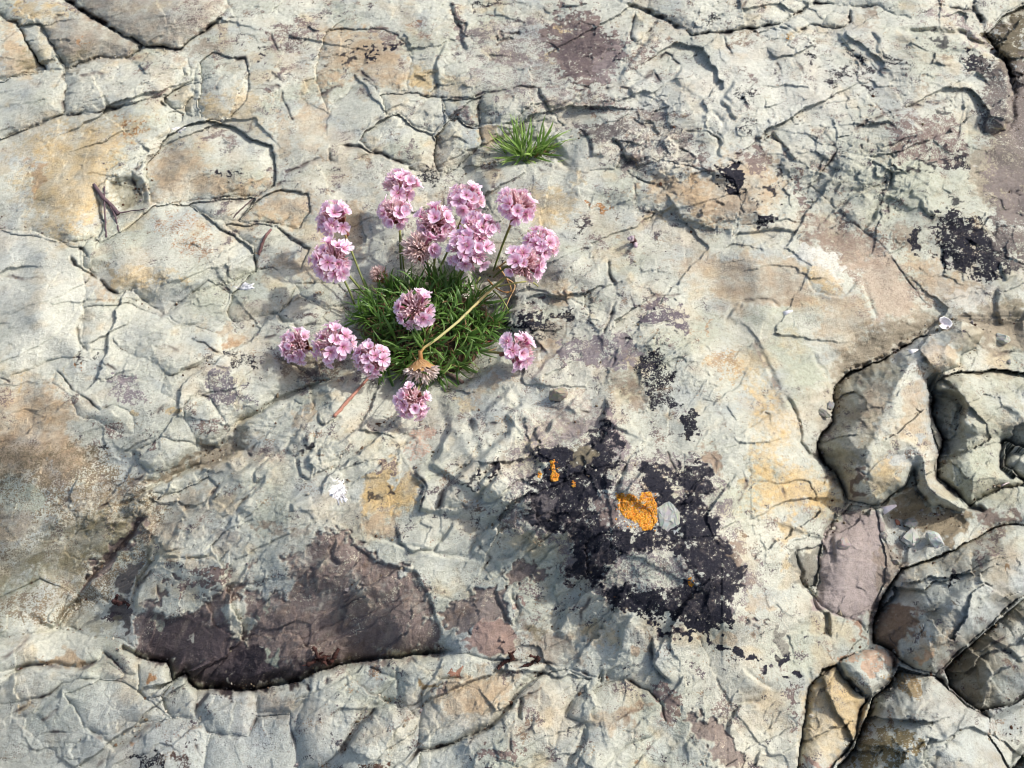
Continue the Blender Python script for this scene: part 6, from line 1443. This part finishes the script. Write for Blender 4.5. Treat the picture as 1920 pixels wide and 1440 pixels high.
lin = lambda r, g, b_: tuple(float(x) for x in rgb(r, g, b_))
G_ = 'loose stones lying on the rock'
convex_stone('stone', 1879, 636, 18, lin(178, 176, 164), 'pale angular stone on the grey sand right of the white shell', 'stone', (1, .85, .7), 1, group=G_)
convex_stone('pebble', 1556, 762, 10, lin(140, 142, 136), 'rounded grey pebble in the gap beside the ridged boulder', 'pebble', (1, .95, .8), 2, group=G_)
convex_stone('stone_flake', 1541, 776, 17, lin(134, 132, 124), 'pointed grey flake just below the rounded pebble at the ridged boulder', 'stone', (1.1, .5, .28), 3, spin=(.2, .1, -.55), group=G_)
convex_stone('pebble', 1891, 680, 8, lin(138, 140, 136), 'small grey pebble on sand above the cleft boulder', 'pebble', (.8, 1, .7), 4, group=G_)
convex_stone('stone', 1048, 744, 19, lin(150, 142, 124), 'small lumpy grey brown stone perched on the ledge in front of the cushion', 'stone', (.8, 1.15, .8), 5, lift=.35, group=G_)
convex_stone('stone_flake', 1253, 977, 27, lin(164, 168, 158), 'smooth pale grey flake of stone beside the largest orange lichen', 'stone', (.74, 1.25, .22), 6, lift=.05, spin=(.18, .0, .12), group=G_, npts=60)
convex_stone('stone', 1706, 1012, 20, lin(182, 184, 176), 'left pale rounded stone of the pair in the right hand hollow', 'stone', (1.05, .9, .6), 7, group=G_)
convex_stone('stone', 1752, 1016, 21, lin(176, 180, 174), 'right pale rounded stone of the pair beside the streaked boulder', 'stone', (1, .8, .6), 8, group=G_)
convex_stone('stone', 1705, 985, 15, lin(120, 122, 118), 'small dark angular stone above the pale pair in the right hand hollow', 'stone', (1, .8, .7), 9, group=G_)
convex_stone('pebble', 1680, 1057, 11, lin(156, 154, 144), 'grey pebble in the joint left of the streaked boulder', 'pebble', (1, .8, .7), 10, group=G_)
convex_stone('pebble', 1657, 1004, 8, lin(170, 166, 154), 'tiny round pebble at the top of the joint above the mauve slab', 'pebble', (1, 1, .8), 11, group=G_)
convex_stone('stone', 1581, 1020, 14, lin(158, 148, 142), 'small lump of stone sitting on top of the mauve slab', 'stone', (1, .9, .8), 12, group=G_)
convex_stone('pebble', 1682, 980, 6, lin(160, 110, 90), 'tiny reddish pebble above the pale stones in the hollow', 'pebble', (1.2, .8, .6), 13, group=G_)

# broken bivalve on the sand
mb = MB()
vs, cs, fs = [], [], []
nr, na = 9, 20
for i in range(nr):
    t = i / (nr - 1)
    for k in range(na):
        a0 = -2.5 + 5.0 * k / (na - 1)
        rr = t * (1 + .06 * math.sin(a0 * 3.1 + 1)) * (1 if 4 < k < 17 else .9)
        vs.append((rr * math.cos(a0) * 1.0, rr * math.sin(a0) * .8, .55 * (t ** 2.2) + .03 * math.sin(14 * t)))
        cs.append(lerp3((.72, .64, .69), (.88, .87, .86), t) if (k + i) % 7 else (.66, .58, .62))
for i in range(nr - 1):
    for k in range(na - 1):
        fs.append((i * na + k, i * na + k + 1, (i + 1) * na + k + 1, (i + 1) * na + k))
mb.add(vs, fs, cs)
sh = mb.build('shell', shell_mat)
md = sh.modifiers.new('thickness', 'SOLIDIFY'); md.thickness = .07
rw = 17 * S
sh.scale = (rw, rw, rw)
sh.location = on_rock(1763, 612, rw * .45)
sh.rotation_euler = (.45, .25, 0)
tag(sh, 'small white broken shell on the sand above the ridged boulder', 'shell')
for u, v, r_, col, lab in ((1477, 587, 9, (.80, .76, .74), 'white chip of shell on the tan slab above the green grey slab'), (1667, 954, 13, (.78, .66, .64), 'pale pink chip of shell below the ridged boulder'), (1883, 908, 8, (.72, .52, .54), 'pink sliver of shell in the cleft boulder'), (1713, 660, 10, (.76, .72, .68), 'thin white sliver of shell on the crest of the ridged boulder')):
    mb = MB()
    vs = []
    for i in range(4):
        for k in range(4):
            x, y = i / 3 * 2 - 1, (k / 3 * 2 - 1) * (.55 - .4 * i / 3)
            vs.append((x, y, .25 * (1 - x * x) + R.uniform(-.03, .03)))
    mb.add(vs, [(i * 4 + k, i * 4 + k + 1, i * 4 + k + 5, i * 4 + k + 4) for i in range(3) for k in range(3)], [lerp3(col, (.86, .85, .84), R.random() * .6) for _ in vs])
    o = mb.build('shell_fragment', shell_mat)
    m_ = o.modifiers.new('thickness', 'SOLIDIFY'); m_.thickness = .1
    o.scale = (r_ * S,) * 3; o.location = on_rock(u, v, .0006); o.rotation_euler = (R.uniform(-.4, .4), R.uniform(-.3, .3), R.uniform(-.6, .6))
    tag(o, lab, 'shell chip', 'broken shell chips')


def draped_tube(name, specs, mat, label, cat, group=None):
    """a twig: list of (pixel list with heights in px, base radius px, tip radius px, colour)"""
    mb = MB()
    o0 = on_rock(*specs[0][0][0][:2])
    for pts, ra, rb, col in specs:
        c = smooth_curve([on_rock(u, v, z * S) - o0 for u, v, z in pts], 5)
        n = len(c)
        c = [p + Vector((R.gauss(0, 1), R.gauss(0, 1), R.gauss(0, 1))) * .00012 for p in c]
        mb.tube(c, [(ra + (rb - ra) * i / (n - 1)) * S * R.uniform(.85, 1.15) for i in range(n)], [lerp3(col, tuple(x * 1.6 for x in col), R.random() * .5) for _ in range(n)], 7)
    o = mb.build(name, mat)
    o.location = o0
    tag(o, label, cat, group)
    return o


DK = lin(86, 70, 74)
draped_tube('twig', [(((178, 350, 6), (196, 376, 9), (212, 392, 9), (223, 404, 5)), 4.2, 4.6, DK), (((197, 352, 4), (198, 380, 8), (199, 420, 5), (200, 446, 2)), 1.6, 1.8, DK), (((204, 384, 8), (216, 405, 7), (224, 436, 3)), 2, 1.5, DK), (((222, 403, 5), (246, 398, 4), (272, 394, 3)), 1.7, 1.0, DK)], wood_mat, 'dark forked dead twig standing in the sandy pocket at the left', 'twig')
draped_tube('twig', [(((509, 433, 5), (500, 448, 9), (493, 462, 8), (486, 480, 3)), 2.6, 3.2, lin(112, 84, 80))], wood_mat, 'short bent reddish twig left of the lowest flower pair', 'twig')
draped_tube('twig', [(((483, 367, 3), (466, 384, 5), (448, 400, 5), (437, 411, 2)), 1.4, 1.6, lin(80, 68, 66))], wood_mat, 'thin dark straw twig lying across the crack between tan slabs', 'twig')
draped_tube('twig', [(((694, 712, 10), (672, 736, 9), (650, 760, 8), (627, 784, 5)), 2.4, 3.6, lin(150, 108, 92))], wood_mat, 'pinkish brown dead stalk pointing down left below the cushion', 'twig')
draped_tube('twig', [(((822, 692, 8), (842, 704, 6), (868, 718, 3)), 4.5, 3.4, lin(132, 110, 98))], wood_mat, 'short grey brown dead stalk beside the hanging withered head', 'twig')


def sprig(u, v, hpx, stems, col, label, spread, cat='dead plant', tip=None):
    """withered fleshy sprig: crumpled lumpy stems that rise from a crack"""
    mb = MB()
    o0 = on_rock(u, v)
    for k in range(stems):
        a = (k / max(1, stems - 1) - .5) * spread + R.uniform(-.2, .2)
        L = hpx * R.uniform(.7, 1.05) * S
        pts, p, d = [], Vector(((k - stems / 2) * 2.5 * S, R.uniform(-2, 2) * S, -.001)), Vector((math.sin(a), -.15, math.cos(a))).normalized()
        for i in range(7):
            pts.append(p.copy())
            d = (d + Vector((R.gauss(0, .3), R.gauss(0, .3), R.gauss(0, .15)))).normalized()
            p = p + d * L / 6
        c = smooth_curve(pts, 3)
        mb.tube(c, [S * hpx * .075 * R.uniform(.5, 1.5) for _ in c], [lerp3(col, tuple(x * 2.6 for x in col), R.random() ** 2) if tip is None or i < len(c) * .55 else tip for i in range(len(c))], 6)
        for _ in range(5):                            # shrivelled leaves
            q = R.choice(c[3:])
            w = Vector((R.gauss(0, 1), R.gauss(0, 1), R.gauss(0, 1))).normalized() * hpx * S * .16
            w2 = Vector((R.gauss(0, 1), R.gauss(0, 1), R.gauss(0, 1))).normalized() * hpx * S * .12
            cc = lerp3(col, tuple(x * 3 for x in col), R.random() ** 2)
            mb.add([q, q + w + w2 * .4, q + w * 1.6 + w2, q + w2 * 1.1], [(0, 1, 2, 3)], cc)
    o = mb.build('withered_sprig', calyx_mat)
    o.location = o0
    tag(o, label, cat, 'withered sprigs in the cracks')


RED = (.045, .018, .014)
sprig(612, 1240, 46, 4, RED, 'withered dark red sprig at the joint below the big purple stain', .9)
sprig(960, 1236, 34, 3, RED, 'dark withered sprig with two upright stems in the lower joint', .5)
sprig(1004, 1238, 32, 3, RED, 'dark withered sprig leaning right in the lower joint', 1.3)
sprig(226, 1132, 30, 4, (.04, .018, .016), 'dark crumpled sprig in the diagonal crack at the left of the purple stain', 1.4)
sprig(1192, 456, 44, 3, (.09, .05, .05), 'shrivelled purple flower stalk lying on bare rock right of the cushion', .4, tip=(.62, .50, .54))


def drape_cluster(name, poly, n, rmin, rmax, cols, mat, label, cat, seed, rel=.6, group=None):
    """crust of small granules inside an outline, resting on the rock"""
    r = random.Random(seed)
    us = [p[0] for p in poly]; vs_ = [p[1] for p in poly]
    mb = MB()
    bm = bmesh.new(); bmesh.ops.create_icosphere(bm, subdivisions=1, radius=1)
    V0 = [x.co.copy() for x in bm.verts]; F0 = [tuple(x.index for x in f.verts) for f in bm.faces]; bm.free()
    o0 = on_rock(sum(us) / len(us), sum(vs_) / len(vs_))
    got = 0; tries = 0
    while got < n and tries < n * 12:
        tries += 1
        u, v = r.uniform(min(us), max(us)), r.uniform(min(vs_), max(vs_))
        c = False
        for (a, b_) in zip(poly, poly[1:] + poly[:1]):
            if (a[1] > v) != (b_[1] > v) and u < (b_[0] - a[0]) * (v - a[1]) / (b_[1] - a[1]) + a[0]:
                c = not c
        nz_ = float(perlin(np.array([u / 7.5]), np.array([v / 7.5]), seed)[0]) + .5 * float(perlin(np.array([u / 3.1]), np.array([v / 3.1]), seed + 9)[0])
        if c and nz_ < -.62: continue
        if not c:
            if not r.random() < .02: continue
        got += 1
        p = on_rock(u, v) - o0
        rr = r.uniform(rmin, rmax) * S
        k = r.choice(cols); k = tuple(x * r.uniform(.8, 1.15) for x in k)
        mb.add([p + Vector((q.x, q.y, q.z * rel)) * rr * r.uniform(.8, 1.2) for q in V0], F0, k)
    o = mb.build(name, mat)
    o.location = o0
    tag(o, label, cat, group)
    return o


OR = [(.58, .23, .018), (.66, .29, .03), (.42, .15, .012), (.66, .34, .07), (.62, .26, .02)]
LG = 'orange lichen patches on the black crust'
drape_cluster('orange_lichen', Q('1155,930 1166,924 1187,927 1198,938 1203,923 1220,923 1230,943 1232,977 1220,993 1206,995 1193,978 1172,970 1160,955'), 3000, .6, 2.0, OR, lichen_mat, 'largest bright orange lichen patch on the black crust beside the pale flake', 'lichen', 1, group=LG)
drape_cluster('orange_lichen', Q('1030,862 1038,866 1041,885 1048,890 1048,900 1038,903 1031,900 1035,885'), 420, .5, 1.7, OR, lichen_mat, 'slim upright orange lichen streak on the left of the black crust', 'lichen', 2, group=LG)
drape_cluster('orange_lichen', Q('1008,885 1014,884 1016,891 1012,899 1008,894'), 26, 1.0, 1.9, OR, lichen_mat, 'two tiny orange lichen dots left of the slim orange streak', 'lichen', 3, group=LG)
drape_cluster('orange_lichen', Q('1072,900 1078,903 1079,913 1073,913'), 22, .8, 1.6, OR, lichen_mat, 'faint speckle of orange lichen right of the slim orange streak', 'lichen', 4, group=LG)
drape_cluster('orange_lichen', Q('1289,1083 1298,1082 1301,1094 1297,1101 1291,1096'), 46, 1.0, 2.1, OR, lichen_mat, 'small orange lichen spot low on the right arm of the black crust', 'lichen', 5, group=LG)
drape_cluster('orange_lichen', Q('1474,62 1480,62 1480,76 1474,78'), 22, .9, 1.7, [(.45, .24, .03)], lichen_mat, 'dull yellow lichen fleck below the crack along the top', 'lichen', 6, group=LG)
DW = [(.70, .70, .70), (.76, .75, .75), (.60, .59, .60)]
DG = 'white bird droppings on the rock'
def splash(name, u, v, rpx, seed, label, dark=0, stretch=(1, 1), rays=11):
    """dried white splash draped on the rock: a ragged disc with thin arms"""
    r = random.Random(seed)
    o0 = on_rock(u, v)
    mb = MB()
    na, nr = 64, 9
    arm = [1.0] * na
    for _ in range(rays):
        k = r.randrange(na); L = r.uniform(1.2, 2.0)
        arm[k] = L; arm[(k + 1) % na] = 1 + (L - 1) * .45
    arm = [x * r.uniform(.72, 1.0) for x in arm]
    vs, cs = [on_rock(u, v, .5 * S) - o0], [(.74, .73, .73)]
    for i in range(1, nr + 1):
        for k in range(na):
            t = i / nr * rpx * (arm[k] if i > 5 else .5 + .5 * min(1, arm[k]))
            a_ = 2 * math.pi * k / na
            q = on_rock(u + t * math.cos(a_) * stretch[0], v + t * math.sin(a_) * stretch[1], (.9 + r.uniform(-.5, .7) if i < nr else -.8) * S) - o0
            vs.append(q)
            c = lerp3((.60, .59, .58), (.80, .79, .79), r.random())
            if dark and r.random() < .16 and 2 < i < 8 and .3 < a_ < 2.6: c = (.12, .11, .12)
            cs.append(c)
    fs = [(0, 1 + k, 1 + (k + 1) % na) for k in range(na)]
    for i in range(nr - 1):
        for k in range(na):
            a_ = 1 + i * na
            fs.append((a_ + k, a_ + na + k, a_ + na + (k + 1) % na, a_ + (k + 1) % na))
    mb.add(vs, fs, cs)
    o = mb.build(name, loose_mat)
    o.location = o0
    tag(o, label, 'dropping', DG)


splash('bird_dropping', 634, 918, 20, 7, 'white splash of bird dropping with dark specks on the domed rock', 1, (.9, 1.15))
splash('bird_dropping', 459, 537, 11, 8, 'thin white bird dropping in the joint left of the flowers', 0, (1.5, .7), 7)
splash('bird_dropping', 333, 243, 8, 9, 'small white bird dropping on the crest of the tan slab', 0, (1.3, .7), 5)


# grit, crumbs and dry bits lodged in the joints and hollows: nobody could count them
low = np.zeros((NV, NU), np.float32)
k_ = 14
cs_ = np.cumsum(np.cumsum(np.pad(H, ((k_, k_), (k_, k_)), mode='edge'), 0), 1)
n_ = 2 * k_
mean_ = np.zeros_like(H)
mm = (cs_[n_:, n_:] - cs_[:-n_, n_:] - cs_[n_:, :-n_] + cs_[:-n_, :-n_]) / (n_ * n_)
mean_[:mm.shape[0], :mm.shape[1]] = mm[:NV, :NU]
pr = np.clip((mean_ - H - 3) / 8, 0, 1) + .35 * (SMOOTH > .12) + .0006
inside = (U > -20) & (U < 1940) & (V > -20) & (V < 1460)
pr = (pr * inside).ravel().astype(np.float64); pr /= pr.sum()
pick = rng.choice(NU * NV, 3200, p=pr)
bm = bmesh.new(); bmesh.ops.create_icosphere(bm, subdivisions=1, radius=1)
V0 = np.array([x.co[:] for x in bm.verts]); F0 = np.array([[x.index for x in f.verts] for f in bm.faces]); bm.free()
vv, ff, cc = [], [], []
pal = np.array([rgb(150, 140, 120), rgb(120, 108, 88), rgb(176, 170, 154), rgb(96, 78, 62), rgb(84, 60, 46), rgb(140, 132, 128)])
for i, q in enumerate(pick):
    r_ = S * min(4.2, .55 + rng.exponential(.75))
    j = V0 * r_ * rng.uniform(.6, 1.3, 3) * (1 + .25 * rng.standard_normal((len(V0), 1)))
    vv.append(j + PX[q] + np.array([0, 0, r_ * .3])); ff.append(F0 + i * len(V0)); cc.append(np.repeat(pal[[rng.integers(len(pal))]] * rng.uniform(.8, 1.1), len(V0), 0))
vv = np.concatenate(vv); ff = np.concatenate(ff); cc = np.concatenate(cc)
mb = MB(); mb.v = vv.tolist(); mb.f = ff.tolist(); mb.c = cc.tolist()
o = mb.build('grit', loose_mat, None, False)
o['kind'] = 'stuff'; o['label'] = 'fine grit and crumbs of stone lodged in the joints of the rock'
o['category'] = 'grit'
